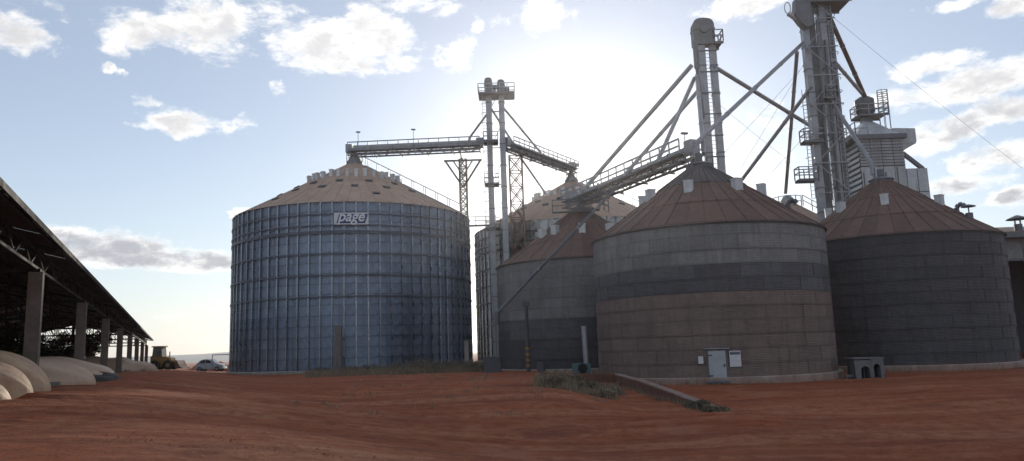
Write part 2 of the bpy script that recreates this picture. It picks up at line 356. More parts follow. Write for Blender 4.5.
xs = np.concatenate([[-2800, -1500, -800, -400, -250, -170, -120, -90, -75], np.arange(-64, -22, 1.0), np.arange(-22, 5, .3), np.arange(5, 8, .06), np.arange(8, 30, .35), np.arange(30, 62, 1.0), [70, 90, 130, 200, 400, 1000, 2800]])
ys = np.concatenate([[-280, -100, -40, -15, -5, 0, 3, 5, 7], np.arange(8, 32, .2), np.arange(32, 60, .45), np.arange(60, 125, 1.5), [135, 150, 170, 200, 250, 320, 400, 600, 1000, 1800, 3100]])
X, Y = np.meshgrid(xs, ys); Z = gz(X, Y)
nearm = (Y > 6) & (Y < 46) & (np.abs(X) < 40)
Z = Z+np.where(nearm, rng.normal(0, .008, Z.shape), 0)
nx, ny = len(xs), len(ys)
vs = np.stack([X.ravel(), Y.ravel(), Z.ravel()], 1)
ii = (np.arange(ny-1)[:, None]*nx+np.arange(nx-1)[None, :]).ravel()
fs = np.stack([ii, ii+1, ii+nx+1, ii+nx], 1)
me = bpy.data.meshes.new('ground'); me.from_pydata(vs.tolist(), [], fs.tolist())
me.polygons.foreach_set('use_smooth', [True]*len(me.polygons))
tag(link('ground', me, M_ground), kind='structure')
# far ridge of hills
def ridge(name, Y0, x0, x1, hf, depth, m):
    b = MB(); n = 60; rows = 6; vs = []
    for j in range(rows+1):
        for i in range(n+1):
            x = x0+(x1-x0)*i/n; q = j/rows; hh = hf(x)*math.sin(math.pi*min(q, .999))**.8
            vs.append((x+20*math.sin(i*3.1+j), Y0+depth*q, -25+hh))
    b.add(vs, [(j*(n+1)+i, j*(n+1)+i+1, (j+1)*(n+1)+i+1, (j+1)*(n+1)+i) for j in range(rows) for i in range(n)])
    o = link(name, b.mesh(name, smooth=True), m); tag(o, kind='structure')
ridge('hills', 2100, -2600, 2600, lambda x: 37+13*math.sin(x/450+2.6)+4*math.sin(x/130), 800, M_hill)

# ------------------------------------------------------------------ grain bins
def arc_sheet(name, R, dth, h, lap_r, seg=4, th=.012, lapz=.03):
    b = MB(); vs = []
    for i in range(seg+1):
        a = -dth/2+dth*i/seg
        for r, z in ((R+lap_r-th, 0), (R+lap_r, -lapz), (R+lap_r, h), (R+lap_r-th, h)):
            vs.append((r*math.sin(a), -r*math.cos(a), z))
    fs = []
    for i in range(seg):
        for k in range(4):
            fs.append((i*4+k, i*4+(k+1) % 4, (i+1)*4+(k+1) % 4, (i+1)*4+k))
    fs += [(3, 2, 1, 0), tuple(seg*4+k for k in range(4))]
    b.add(vs, fs)
    for sx in (-1, 1):
        a = sx*(dth/2-.02/R*2); wv = .03/R; r0, r1 = R+lap_r, R+lap_r+.022
        b.add([(r*math.sin(q), -r*math.cos(q), z) for z in (0, h-.04) for r, q in ((r0, a-wv), (r1, a-wv), (r1, a+wv), (r0, a+wv))], [(0, 1, 2, 3), (4, 5, 6, 7), (0, 1, 5, 4), (1, 2, 6, 5), (2, 3, 7, 6)])
    vs = []
    for i in range(seg+1):
        a = -dth/2+dth*i/seg
        for r, z in ((R+lap_r-.002, -.03), (R+lap_r+.03, -.03), (R+lap_r+.026, .03), (R+lap_r-.002, .03)): vs.append((r*math.sin(a), -r*math.cos(a), z))
    b.add(vs, [(i*4+k, i*4+(k+1) % 4, (i+1)*4+(k+1) % 4, (i+1)*4+k) for i in range(seg) for k in range(4)])
    return b.mesh(name)
def roof_sector(name, r0, z0, r1, z1, dth, rib=.06, th=.02, gap=.0):
    # one trapezoid of roof sheet with a raised rib on its left edge; faces -Y
    b = MB(); h = dth/2
    def P(r, a, z): return (r*math.sin(a), -r*math.cos(a), z)
    b.hexa([P(r0, -h, z0-th), P(r0, h, z0-th), P(r1, h, z1-th), P(r1, -h, z1-th), P(r0, -h, z0), P(r0, h, z0), P(r1, h, z1), P(r1, -h, z1)])
    wv0, wv1 = .05/r0, .05/max(r1, .4)
    b.hexa([P(r0, -h-wv0, z0), P(r0, -h+wv0, z0), P(r1, -h+wv1, z1), P(r1, -h-wv1, z1),
            P(r0, -h-wv0*.5, z0+rib), P(r0, -h+wv0*.5, z0+rib), P(r1, -h+wv1*.5, z1+rib), P(r1, -h-wv1*.5, z1+rib)])
    return b.mesh(name)
def polar(c, r, a, z): return Vector((c[0]+r*math.sin(a), c[1]-r*math.cos(a), z))   # a = 0 faces the camera side (-Y)

def bin_wall(root, c, R, z0, ze, nsheet, rings, matf, sw, front, halfw, shared={}):
    """sheets on the front half as single parts, the rear half as one joined part"""
    h = (ze-z0)/rings; dth = 2*math.pi/nsheet
    ms = {}
    back = MB()
    for r in range(rings):
        for k in range(nsheet):
            a = (k+.5*(r % 2 if sw else 0))*dth
            da = (a-front+math.pi) % (2*math.pi)-math.pi
            if abs(da) < halfw:
                m = matf(r, a-front if a-front < math.pi else a-front-2*math.pi)
                key = (m.name, r % 2)
                if key not in ms:
                    ms[key] = arc_sheet('wall_sheet', R, dth*1.01, h, .012 if r % 2 else .0); ms[key].materials.append(m)
                o = link('wall_sheet', ms[key], None, root, (0, 0, z0+r*h-root.location.z), a)
    seg = 40; vs = []
    a0, a1 = front+halfw-dth*.6, front+2*math.pi-halfw+dth*.6
    for i in range(seg+1):
        a = a0+(a1-a0)*i/seg
        for rr, z in ((R-.03, z0), (R-.018, z0), (R-.018, ze), (R-.03, ze)): vs.append(polar(c, rr, a, z))
    fs = [(i*4+k, i*4+(k+1) % 4, (i+1)*4+(k+1) % 4, (i+1)*4+k) for i in range(seg) for k in range(4)]
    o = back.add(vs, fs).build('rear_wall_sheets', matf(0, 3.0), root, True); o['kind'] = 'stuff'

def vent_box(b, c, r, a, z, wd=.55, dp=.5, h=.75):
    """drum-like square roof vent with a lid that sits proud"""
    p = polar(c, r, a, z)
    b.cbox((p.x, p.y, p.z+h/2-.25), wd, dp, h+.3, a)
    b.cbox((p.x, p.y, p.z+h+.02-.10), wd*1.12, dp*1.12, .08, a)

def small_bin(c, z0, ze, zp, R, label, matf, vents, halfw=1.75, nsec=40, caps=(), gooses=(), topm=None):
    root = thing('grain_bin', (c[0], c[1], z0), label, 'grain bin', 'corrugated grain bins with brown cone roofs')
    front = math.atan2(-c[0], c[1])*-1.0
    front = -math.atan2(c[0], c[1])          # angle whose outward normal points at the camera
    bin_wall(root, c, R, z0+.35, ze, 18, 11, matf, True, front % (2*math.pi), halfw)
    fb = MB(); fb.lathe((c[0], c[1], 0), [(R+.28, z0-.5), (R+.28, z0+.34), (R+.22, z0+.40), (R-.3, z0+.40)], 64)
    fb.build('foundation_ring', M_conc, root, True)
    # roof in three tiers of sheets
    rr = [R+.16, R*.70, R*.40, .75]; sl = (zp-ze)/(R-.75)
    zz = [ze-.16*sl+.05]+[ze+(R-q)*sl for q in rr[1:]]
    dth = 2*math.pi/nsec
    for t in range(3):
        off = .06*t
        me = roof_sector('roof_sheet', rr[t], zz[t]+off, rr[t+1]-(.10 if t < 2 else 0), zz[t+1]+(.10*sl if t < 2 else 0)+off-.004, dth)
        me.materials.append(topm if topm and t == 2 else M_roofS)
        for k in range(nsec): link('roof_sheet', me, None, root, (0, 0, -z0), k*dth)
    eb = MB(); eb.lathe((c[0], c[1], 0), [(R+.02, ze-.16), (R+.06, ze-.16), (R+.06, ze+.03), (R+.02, ze+.03)], 64, False)
    eb.build('eave_band', M_frame, root)
    cb = MB(); cb.lathe((c[0], c[1], 0), [(.85, zp-.08), (.85, zp+.22), (.95, zp+.23), (.95, zp+.30), (.3, zp+.55)], 20)
    cb.build('peak_collar', M_steel_d, root, True)
    for (r, a) in vents:
        b = MB(); vent_box(b, c, r, front+a, ze+(R-r)*sl); b.build('roof_vent', M_white, root)
    for (r, a) in caps:
        z = ze+(R-r)*sl; p = polar(c, r, front+a, z)
        b = MB(); b.tube((p.x, p.y, z-.3), (p.x, p.y, z+.35), .25, 10); b.tube((p.x, p.y, z+.3), (p.x, p.y, z+.85), .05, 6)
        st = b.build('vent_stack', M_steel_d, root)
        b = MB(); b.lathe((p.x, p.y, z+.8), [(.5, 0), (.48, .05), (.08, .18)], 14); b.build('rain_cap', M_steel_d, st, True)
    for (r, a) in gooses:
        z = ze+(R-r)*sl; p = polar(c, r, front+a, z); o = Vector((math.sin(front+a), -math.cos(front+a), 0))
        pts = [p+Vector((0, 0, -.2)), p+Vector((0, 0, .3)), p+o*.15+Vector((0, 0, .5)), p+o*.4+Vector((0, 0, .52)), p+o*.55+Vector((0, 0, .3))]
        b = MB()
        for q in range(4): b.tube(pts[q], pts[q+1], .17, 8)
        b.build('gooseneck_vent', M_steel_d, root)
    return root, front, sl
CB, CC, CD_ = (6.25, 67.5), (13.3, 51.8), (29.5, 59.0)
ZE, ZP = 8.85, 13.75
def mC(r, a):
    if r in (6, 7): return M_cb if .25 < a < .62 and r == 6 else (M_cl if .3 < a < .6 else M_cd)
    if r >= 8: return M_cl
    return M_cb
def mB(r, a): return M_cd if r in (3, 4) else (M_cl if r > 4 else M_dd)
def mD(r, a): return M_dd
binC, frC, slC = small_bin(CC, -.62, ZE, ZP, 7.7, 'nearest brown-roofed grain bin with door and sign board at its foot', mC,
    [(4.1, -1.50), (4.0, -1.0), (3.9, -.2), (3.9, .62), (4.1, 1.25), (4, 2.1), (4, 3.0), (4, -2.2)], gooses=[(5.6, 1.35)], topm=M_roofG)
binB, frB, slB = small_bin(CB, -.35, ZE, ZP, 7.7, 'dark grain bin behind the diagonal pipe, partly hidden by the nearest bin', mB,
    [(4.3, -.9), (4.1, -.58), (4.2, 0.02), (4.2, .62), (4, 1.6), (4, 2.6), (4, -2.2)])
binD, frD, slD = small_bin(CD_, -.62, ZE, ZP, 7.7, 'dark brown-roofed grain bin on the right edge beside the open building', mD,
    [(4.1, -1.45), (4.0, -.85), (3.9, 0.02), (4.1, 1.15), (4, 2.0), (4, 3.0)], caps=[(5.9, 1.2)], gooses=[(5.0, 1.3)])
# door, notice and meter box on the nearest bin
def wall_pt(c, R, fr, u, v):
    """point where the ray through pixel (u,v) meets the cylinder wall"""
    d = ray(u, v); a = d.x**2+d.y**2; bq = -2*(d.x*c[0]+d.y*c[1]); cq = c[0]**2+c[1]**2-R*R
    t = (-bq-math.sqrt(max(0, bq*bq-4*a*cq)))/(2*a); return CAM+d*t
def plate(b, c, R, a0, a1, z0, z1, th):
    vs = []; n = 4
    for i in range(n+1):
        a = a0+(a1-a0)*i/n
        for r, z in ((R, z0), (R+th, z0), (R+th, z1), (R, z1)): vs.append(polar(c, r, a, z))
    b.add(vs, [(i*4+k, i*4+(k+1) % 4, (i+1)*4+(k+1) % 4, (i+1)*4+k) for i in range(n) for k in range(4)]+[(3, 2, 1, 0), tuple(n*4+k for k in range(4))])
def ang(c, p): return math.atan2(p.x-c[0], c[1]-p.y)
pA, pB_ = wall_pt(CC, 7.75, 0, 708, 351), wall_pt(CC, 7.75, 0, 725, 380)
a0, a1 = ang(CC, pA), ang(CC, wall_pt(CC, 7.75, 0, 725, 351))
b = MB(); plate(b, CC, 7.72, a0-.014, a1+.014, pB_.z-.03, pA.z+.08, .05); df = b.build('door_frame', M_steel_d, binC)
b = MB(); plate(b, CC, 7.775, a0, a1, pB_.z+.03, pA.z, .05); dr = b.build('door', M_door, binC)
b = MB(); hp = polar(CC, 7.85, a1-.012, (pA.z+pB_.z)/2); b.cbox(hp, .08, .06, .16, a1); b.build('handle', M_frame, dr)
for zf in (.22, .5, .78):
    b = MB(); plate(b, CC, 7.825, a0+.008, a1-.008, pB_.z+(pA.z-pB_.z)*zf-.02, pB_.z+(pA.z-pB_.z)*zf+.02, .015); b.build('door_rib', M_door, dr)
for zf in (.15, .85):
    b = MB(); b.cbox(polar(CC, 7.84, a0+.012, pB_.z+(pA.z-pB_.z)*zf), .22, .05, .07, a0); b.build('hinge', M_frame, dr)
b = MB(); plate(b, CC, 7.72, a0-.03, a1+.03, pA.z+.10, pA.z+.15, .22); b.build('drip_hood', M_steel, binC)
b = MB(); p = polar(CC, 7.95, (a0+a1)/2, pB_.z-.08); b.cbox(p, 1.2, .5, .12, (a0+a1)/2); b.build('door_step', M_steel_d, binC)
q0, q1 = wall_pt(CC, 7.75, 0, 729, 351), wall_pt(CC, 7.75, 0, 741.5, 366.5)
b = MB(); plate(b, CC, 7.74, ang(CC, q0), ang(CC, q1), q1.z, q0.z, .03)
bs = Vector((q0.x, q0.y, q1.z))
nb = b.solo('notice_board', M_signw, bs, 'white notice board beside the pale door of the nearest bin', 'sign')
b = MB(); plate(b, CC, 7.772, ang(CC, q0)+.004, ang(CC, q1)-.004, q0.z-.22, q0.z-.05, .004); hb = b.build('heading_band', M_steel_d, nb)
for k in range(5):
    b = MB(); z = q0.z-.32-.13*k; plate(b, CC, 7.772, ang(CC, q0)+.012, ang(CC, q1)-.012-.02*(k % 2), z-.025, z+.015, .004); b.build('faded_line', MATS['pale_vent_steel'], nb)
q = wall_pt(CC, 7.75, 0, 701, 360)
b = MB(); b.cbox(polar(CC, 7.83, ang(CC, q), q.z), .28, .16, .42, ang(CC, q))
b.solo('meter_box', M_ventA, Vector((q.x, q.y, q.z-.21)), 'small pale box left of the door of the nearest bin', 'box')

# big stiffened bins
def big_bin(c, z0, ze, zp, R, label, nstiff=72, wm=None):
    wm = wm or M_galvA
    root = thing('large_grain_bin', (c[0], c[1], z0), label, 'grain bin', 'large ribbed grain bins')
    front = -math.atan2(c[0], c[1])
    rings = 16; h = (ze-z0-.3)/rings; zb = z0+.3
    bin_wall(root, c, R, zb, ze, 36, rings, lambda r, a: wm, False, front % (2*math.pi), 1.72)
    # stiffeners
    d = 2*math.pi/nstiff
    b = MB(); rr = R+.012
    b.hexa([(-.07, -rr-.17, 0), (.07, -rr-.17, 0), (.07, -rr, 0), (-.07, -rr, 0), (-.07, -rr-.17, ze-zb), (.07, -rr-.17, ze-zb), (.07, -rr, ze-zb), (-.07, -rr, ze-zb)])
    me = b.mesh('stiffener'); me.materials.append(M_stiff)
    for k in range(nstiff): link('stiffener', me, None, root, (0, 0, .3), (k+.5)*d)
    for zz in (ze-1.35, ze-2.5, ze-3.2, ze-5.4, ze-7.55, ze-9.7):
        b = MB(); t = .08 if zz != ze-3.2 else .16
        b.lathe((c[0], c[1], 0), [(R+.19, zz-t), (R+.24, zz-t), (R+.24, zz+t), (R+.19, zz+t)], 96, False); b.build('wind_ring', M_ring, root)
    b = MB(); b.lathe((c[0], c[1], 0), [(R+.5, z0-.6), (R+.5, z0+.22), (R+.42, z0+.29), (R-.4, z0+.29)], 72); b.build('foundation_ring', M_conc, root, True)
    # roof
    sl = (zp-ze)/(R-.8); n = 60; dth = 2*math.pi/n
    me = roof_sector('roof_sheet', R+.22, ze-.18*sl+.03, R*.52, ze+R*.48*sl, dth, .05); me.materials.append(M_roofA)
    for k in range(n): link('roof_sheet', me, None, root, (0, 0, -z0), k*dth)
    me = roof_sector('roof_sheet', R*.525, ze+R*.475*sl+.03, .8, zp+.03, dth*2, .05); me.materials.append(M_roofA)
    for k in range(n//2): link('roof_sheet', me, None, root, (0, 0, -z0), k*dth*2)
    b = MB(); b.lathe((c[0], c[1], 0), [(.95, zp-.1), (.95, zp+.3), (.5, zp+.9), (.5, zp+1.3)], 20); b.build('peak_collar', M_steel_d, root, True)
    # crown of pale vents
    nv = 34
    for k in range(nv):
        a = 2*math.pi*(k+.3)/nv; r = 5.3+.15*math.sin(k*2.1); hz = ze+(R-r)*sl
        p = polar(c, r, a, hz); b = MB(); b.cbox((p.x, p.y, p.z+.26), .36, .42, .8, a)
        b.cbox((p.x, p.y, p.z+.68+.05*math.sin(k)), .46, .5, .12, a); b.build('crown_vent', M_ventA, root)
    # dark low hatches
    for r, nn, o in ((7.2, 14, .22), (9.0, 16, 0.0), (11.2, 6, 1.25)):
        for k in range(nn):
            a = front+2*math.pi*k/nn+o; z = ze+(R-r)*sl; p = polar(c, r, a, z); ca, sa = math.cos(a), math.sin(a)
            tl = math.atan(sl); o8 = []
            for dz in (0, .18):
                for dx, dr_ in ((-.36, .20), (.36, .20), (.36, -.20), (-.36, -.20)):
                    rz = r+dr_; zz2 = ze+(R-rz)*sl+dz
                    q = polar(c, rz, a, zz2); o8.append((q.x+dx*ca, q.y+dx*sa, q.z))
            b = MB(); b.hexa(o8); b.build('roof_hatch', M_hatch, root)
    # stair up the roof with a handrail
    a = front+1.12; b = MB()
    for sgn in (-.35, .35):
        P0 = polar(c, R-.2, a, ze+.2*sl); P1 = polar(c, 1.6, a, ze+(R-1.6)*sl)
        t = Vector((math.cos(a), math.sin(a), 0))*sgn
        b.beam(P0+t+Vector((0, 0, .1)), P1+t+Vector((0, 0, .1)), .06, .12); b.beam(P0+t+Vector((0, 0, 1.1)), P1+t+Vector((0, 0, 1.1)), .09, .09)
        for k in range(9):
            q = lerp(P0, P1, k/8)+t; b.beam(q, q+Vector((0, 0, 1.12)), .08, .08)
    for k in range(40):
        q = lerp(P0, P1, k/39)+Vector((0, 0, .14)); t = Vector((math.cos(a), math.sin(a), 0))*.35; b.beam(q-t, q+t, .18, .03)
    b.build('roof_stair', M_steel, root)
    return root, front, sl
CA, CE = (-18.72, 88.84), (8.5, 103.0)
binA, frA, slA = big_bin(CA, -.05, 17.1, 24.2, 13.5, 'large blue-grey ribbed grain bin with a lettered sign under its eave')
binE, frE, slE = big_bin(CE, -.05, 17.1, 24.2, 13.5, 'large ribbed grain bin behind the twin elevator tower, half hidden', wm=M_galvE)
# lettered sign
s0, s1 = wall_pt(CA, 13.75, 0, 334, 213), wall_pt(CA, 13.75, 0, 368.5, 224.5)
sc_ = (Vector((s0.x, s0.y, 0))+Vector((s1.x, s1.y, 0)))/2; aS = ang(CA, Vector((sc_.x, sc_.y, 0)))
zc = (s0.z+s1.z)/2; SW = (Vector((s1.x-s0.x, s1.y-s0.y, 0))).length; SHh = s0.z-s1.z
base = polar(CA, 13.5*math.cos(SW/27)+.36, aS, zc)
sign = thing('lettered_sign', base, 'white sign with blue field and slanted pale lettering on the large bin', 'sign')
def signpart(name, m, pts, d0, d1, par):
    b = MB(); n = len(pts); vs = []
    tx = Vector((math.cos(aS), math.sin(aS), 0)); no = Vector((math.sin(aS), -math.cos(aS), 0))
    for d in (d0, d1):
        for (x, z) in pts: vs.append(base+tx*x+no*d+Vector((0, 0, z)))
    b.add(vs, [tuple(range(n-1, -1, -1)), tuple(range(n, 2*n))]+[(i, (i+1) % n, n+(i+1) % n, n+i) for i in range(n)])
    return b.build(name, m, par)
hw, hh = SW/2, SHh/2
signpart('panel', M_signw, [(-hw, -hh), (hw, -hh), (hw, hh), (-hw, hh)], -.03, 0.03, sign)
signpart('blue_field', M_blue, [(-hw*.86, -hh*.80), (hw*.80, -hh*.80), (hw*.97, hh*.80), (-hw*.69, hh*.80)], .034, .05, sign)
tcv = bpy.data.curves.new('lettering', 'FONT'); tcv.body = 'page'; tcv.size = SHh*1.28; tcv.shear = .28; tcv.offset = .022; tcv.extrude = .01; tcv.align_x = 'CENTER'
tob = bpy.data.objects.new('tmp', tcv); COL.objects.link(tob); bpy.context.view_layer.update()
tme = bpy.data.meshes.new_from_object(tob.evaluated_get(bpy.context.evaluated_depsgraph_get())); bpy.data.objects.remove(tob)
v = np.array([q.co[:] for q in tme.vertices]); wx = v[:, 0].max()-v[:, 0].min(); k = SW*.80/wx
cx = (v[:, 0].max()+v[:, 0].min())/2
for q in tme.vertices: q.co = ((q.co.x-cx)*k, q.co.y, q.co.z)
lo_ = link('lettering', tme, M_signtext, sign, Vector((math.sin(aS), -math.cos(aS), 0))*.066+Vector((0, 0, -SHh*.22)))
lo_.rotation_euler = (math.pi/2, 0, aS)

# ------------------------------------------------------------------ steelwork
def railing(b, pts, h=1.05, step=1.3, r=.04):
    for i in range(len(pts)-1):
        a, c = Vector(pts[i]), Vector(pts[i+1]); L = (c-a).length; n = max(1, int(round(L/step)))
        for z in (h, h*.52): b.beam(a+Vector((0, 0, z)), c+Vector((0, 0, z)), r*2, r*2)
        for k in range(n+1):
            q = lerp(a, c, k/n); b.beam(q, q+Vector((0, 0, h)), r*2, r*2)
def conveyor(name, p0, p1, label, wd=1.0, lamps=(), rail_h=1.05, legs=False, hangers=True, rust=False):
    p0, p1 = Vector(p0), Vector(p1); d = (p1-p0); L = d.length; d.normalize(); s = d.cross(Vector((0, 0, 1))).normalized(); up = s.cross(d)
    root = thing(name, p0, label, 'conveyor')
    b = MB(); b.beam(p0+up*.35, p1+up*.35, .5, .55); b.build('trough', M_steel, root)
    n = int(L/2.4)
    for k in range(n+1):
        b = MB(); q = lerp(p0, p1, k/n)+up*.35; b.beam(q-d*.03, q+d*.03, .60, .66); b.build('trough_flange', M_steel_d, root)
    for sg in (-1, 1):
        o = s*sg*(wd/2+.12)
        b = MB(); b.beam(p0+o-up*.42, p1+o-up*.42, .13, .17); b.beam(p0+o+up*.02, p1+o+up*.02, .13, .17)
        m = max(2, int(L/1.3))
        for k in range(m):
            a = lerp(p0, p1, k/m)+o; c = lerp(p0, p1, (k+1)/m)+o
            b.beam(a-up*.42, a+up*.02, .09, .09)
            b.beam(a-up*.42 if k % 2 else a+up*.02, c+up*.02 if k % 2 else c-up*.42, .08, .08)
        b.build('side_truss', M_steel_d if not rust else M_rust, root)
        b = MB(); m = max(2, int(L/1.15))
        o2 = s*sg*(wd/2+.55)
        for z in (1.05, .55): b.beam(p0+o2+up*z, p1+o2+up*z, .11, .11)
        for k in range(m+1):
            q = lerp(p0, p1, k/m)+o2; b.beam(q, q+up*1.07, .10, .10)
        b.build('railing', M_steel, root)
        b = MB(); b.beam(p0+s*sg*(wd/2+.3), p1+s*sg*(wd/2+.3), .55, .05); b.build('walkway', M_steel_d, root)
    if hangers:
        m = int(L/3)
        for k in range(m+1):
            b = MB(); q = lerp(p0, p1, k/m); b.beam(q-s*(wd/2+.5)-up*.5, q+s*(wd/2+.5)-up*.5, .1, .12); b.build('cross_member', M_steel_d, root)
    b = MB(); b.cbox(p0+up*.5, .8, .8, 1.0, math.atan2(d.y, d.x)); b.build('end_box', M_steel, root)
    b = MB(); b.cbox(p1+up*.5, .9, .9, 1.1, math.atan2(d.y, d.x)); b.tube(p1+up*.6+s*.4, p1+up*.6+s*1.0, .25, 10)
    b.build('end_box', M_steel, root)
    for t in lamps:
        q = lerp(p0, p1, t)+s*(wd/2+.55); b = MB(); b.tube(q, q+Vector((0, 0, 2.2)), .03, 6); lp = b.build('lamp_post', M_steel_d, root)
        b = MB(); b.cbox(q+Vector((0, 0, 2.25)), .5, .25, .12, .3); b.build('lamp_head', M_frame, lp)
    return root
def spout(p0, p1, r, label, elbow=True, m=None, cat='pipe', nm='grain_spout'):
    p0, p1 = Vector(p0), Vector(p1); m = m or M_steel
    root = thing(nm, p1, label, cat, 'grain spouts running down from the elevators' if nm == 'grain_spout' else None)
    b = MB(); b.tube(p0, p1, r, 10); b.build('pipe', m, root, True)
    L = (p1-p0).length; n = max(1, int(L/6)); d = (p1-p0).normalized()
    for k in range(1, n+1):
        q = lerp(p0, p1, k/(n+1)); b = MB(); b.tube(q-d*.05, q+d*.05, r*1.2, 10); b.build('flange', M_steel, root)
    if elbow:
        b = MB(); b.tube(p1-d*.3, p1+Vector((0, 0, -.25)), r*1.25, 10); b.tube(p1+Vector((0, 0, -.2)), p1+Vector((0, 0, -.9)), r*1.15, 10); b.build('elbow', m, root, True)
    return root
def lattice(x, y, z0, z1, wd, label, panels, m):
    root = thing('lattice_tower', (x, y, z0), label, 'tower', 'lattice towers carrying the conveyors'); h = wd/2
    cs = [(x-h, y-h), (x+h, y-h), (x+h, y+h), (x-h, y+h)]
    for cx_, cy_ in cs:
        b = MB(); b.beam((cx_, cy_, z0), (cx_, cy_, z1), .20, .20); b.build('leg', m, root)
    for f in range(4):
        a, c = cs[f], cs[(f+1) % 4]
        for k in range(panels):
            za = z0+(z1-z0)*k/panels; zb = z0+(z1-z0)*(k+1)/panels
            b = MB(); b.beam((a[0], a[1], za), (c[0], c[1], zb), .13, .13); b.build('diagonal_brace', m, root)
            if wd > 1.2:
                b = MB(); b.beam((c[0], c[1], za), (a[0], a[1], zb), .09, .09); b.build('diagonal_brace', m, root)
            b = MB(); b.beam((a[0], a[1], zb), (c[0], c[1], zb), .09, .09); b.build('horizontal_brace', m, root)
    return root
def ladder(b, x, y, z0, z1, wd=.45, cage=True, face=-1):
    for sx in (-.5, .5): b.beam((x+sx*wd, y, z0), (x+sx*wd, y, z1), .05, .05)
    n = int((z1-z0)/.34)
    for k in range(n): b.beam((x-wd/2, y, z0+.34*k), (x+wd/2, y, z0+.34*k), .035, .035)
    if cage:
        m = int((z1-z0)/1.2)
        for k in range(2, m):
            z = z0+1.2*k; pts = [Vector((x+.38*math.cos(t), y+face*(.75*math.sin(t)), z)) for t in (0, .8, 1.57, 2.34, 3.14)]
            for i in range(4): b.beam(pts[i], pts[i+1], .04, .05)
def platform(root, x0, x1, y0, y1, z, m=None, rail=True):
    b = MB(); b.box(x0, x1, y0, y1, z-.06, z); b.beam((x0, y0, z-.14), (x1, y0, z-.14), .12, .16); b.beam((x0, y1, z-.14), (x1, y1, z-.14), .12, .16)
    p = b.build('platform', m or M_steel_d, root)
    if rail:
        b = MB(); railing(b, [(x0, y0, z), (x1, y0, z), (x1, y1, z), (x0, y1, z), (x0, y0, z)], 1.05, .9); b.build('railing', M_steel, p)
    return p
def casing(root, x, y, z0, z1, wx, wy, m, step=2.6):
    b = MB(); b.box(x-wx/2, x+wx/2, y-wy/2, y+wy/2, z0, z1); c = b.build('casing', m, root)
    k = z0+step
    while k < z1-.3:
        b = MB(); b.box(x-wx/2-.05, x+wx/2+.05, y-wy/2-.05, y+wy/2+.05, k-.05, k+.05); b.build('flange', M_steel_d, c); k += step
    return c
def head(root, x, y, z, wx, wy, h, m):
    """rounded elevator head with motor"""
    pts = [(x-wx/2, z), (x+wx/2, z), (x+wx/2, z+h*.68)]+[(x+wx/2*math.copysign(abs(math.cos(t))**.7, math.cos(t)), z+h*.68+h*.32*math.sin(t)**.8) for t in np.linspace(.2, math.pi-.2, 11)]+[(x-wx/2, z+h*.68)]
    b = MB(); b.prism(pts, 'y', y-wy/2, y+wy/2); hd = b.build('head_hood', m, root)
    b = MB(); b.prism([(a if abs(a-x) < 1e9 else a, c) for a, c in [(x-wx/2-.05, z+h*.55), (x+wx/2+.05, z+h*.55), (x+wx/2+.05, z+h*.6), (x-wx/2-.05, z+h*.6)]], 'y', y-wy/2-.05, y+wy/2+.05); b.build('hood_seam', M_steel_d, hd)
    b = MB(); b.tube((x, y-wy/2-.02, z+h*.55), (x, y-wy/2-.18, z+h*.55), min(.35, wx*.3), 12); b.build('bearing_cover', M_steel_d, hd)
    return hd

# --- twin elevator tower between the two large bins
Y1 = 88.0
T1 = thing('elevator_tower', (at(497, 180, Y1).x, Y1, -.1), 'slim twin elevator tower with two rounded heads between the large bins', 'elevator')
xa, xb = at(490.8, 170, Y1).x, at(503.6, 170, Y1).x
zp1 = at(497, 95, Y1).z
for xx, zt in ((xa, zp1), (xb, zp1-.3)):
    casing(T1, xx, Y1, -.1, zt+.2, .68, .62, M_steel)
    hd = head(T1, xx, Y1, zt+.2, .95, .9, 1.9, M_steel_d)
    b = MB(); b.tube((xx+.45, Y1-.3, zt+.9), (xx+1.0, Y1-.3, zt+.9), .28, 10); b.tube((xx+.75, Y1-.3, zt+.9), (xx+.75, Y1-.3, zt+.2), .15, 8); b.build('motor', M_frame, T1)
platform(T1, at(478.5, 95, Y1).x, at(514.5, 97, Y1).x, Y1-1.3, Y1+1.3, zp1)
for yy in (142, 184, 228):
    z = at(491, yy, Y1).z; platform(T1, xa-.75, xa+.95, Y1-.9, Y1+.9, z)
b = MB(); ladder(b, xa-.55, Y1-.35, 2, zp1); b.build('ladder', M_steel, T1)
b = MB()
for z in np.arange(3, zp1-1, 4.5): b.beam((xa, Y1, z), (xb, Y1, z), .1, .1); b.beam((xa, Y1, z), (xb, Y1, z+3), .06, .06)
b.build('tie_bracing', M_steel_d, T1)
# conveyors to the large bins
zA = at(352, 150, 88.8).z
cv1R = Vector((at(480, 145, 88.6).x, 88.6, zA-.2)); cv1L = Vector((at(349.5, 155, 88.8).x, 88.8, zA-.35))
conveyor('roof_conveyor', cv1L, cv1R, 'long bridge conveyor from the lattice tower to the sign bin peak', .9, lamps=(.08, .5))
b_ = MB(); b_.tube((CA[0], CA[1], 25.0), (CA[0], CA[1], zA-.3), .3, 10)
for dx in (-.8, .8):
    for dy in (-.6, .6): b_.beam((CA[0]+dx, CA[1]+dy, 23.6), (CA[0]+dx, CA[1]+dy, zA-.5), .09, .09)
b_.build('inlet_stand', M_steel_d, binA)
lx = at(463.8, 200, 93).x
lt1 = lattice(lx, 93.0, -.1, zA-.6, .85, 'narrow lattice tower under the end of the long bridge conveyor', 26, M_rust)
b = MB()
for sx in (-1, 1):
    b.beam((lx, 93, zA-4.2), (lx+sx*2.2, 93, zA-.75), .22, .22); b.beam((lx, 93, zA-2.7), (lx+sx*1.2, 93, zA-.75), .16, .16)
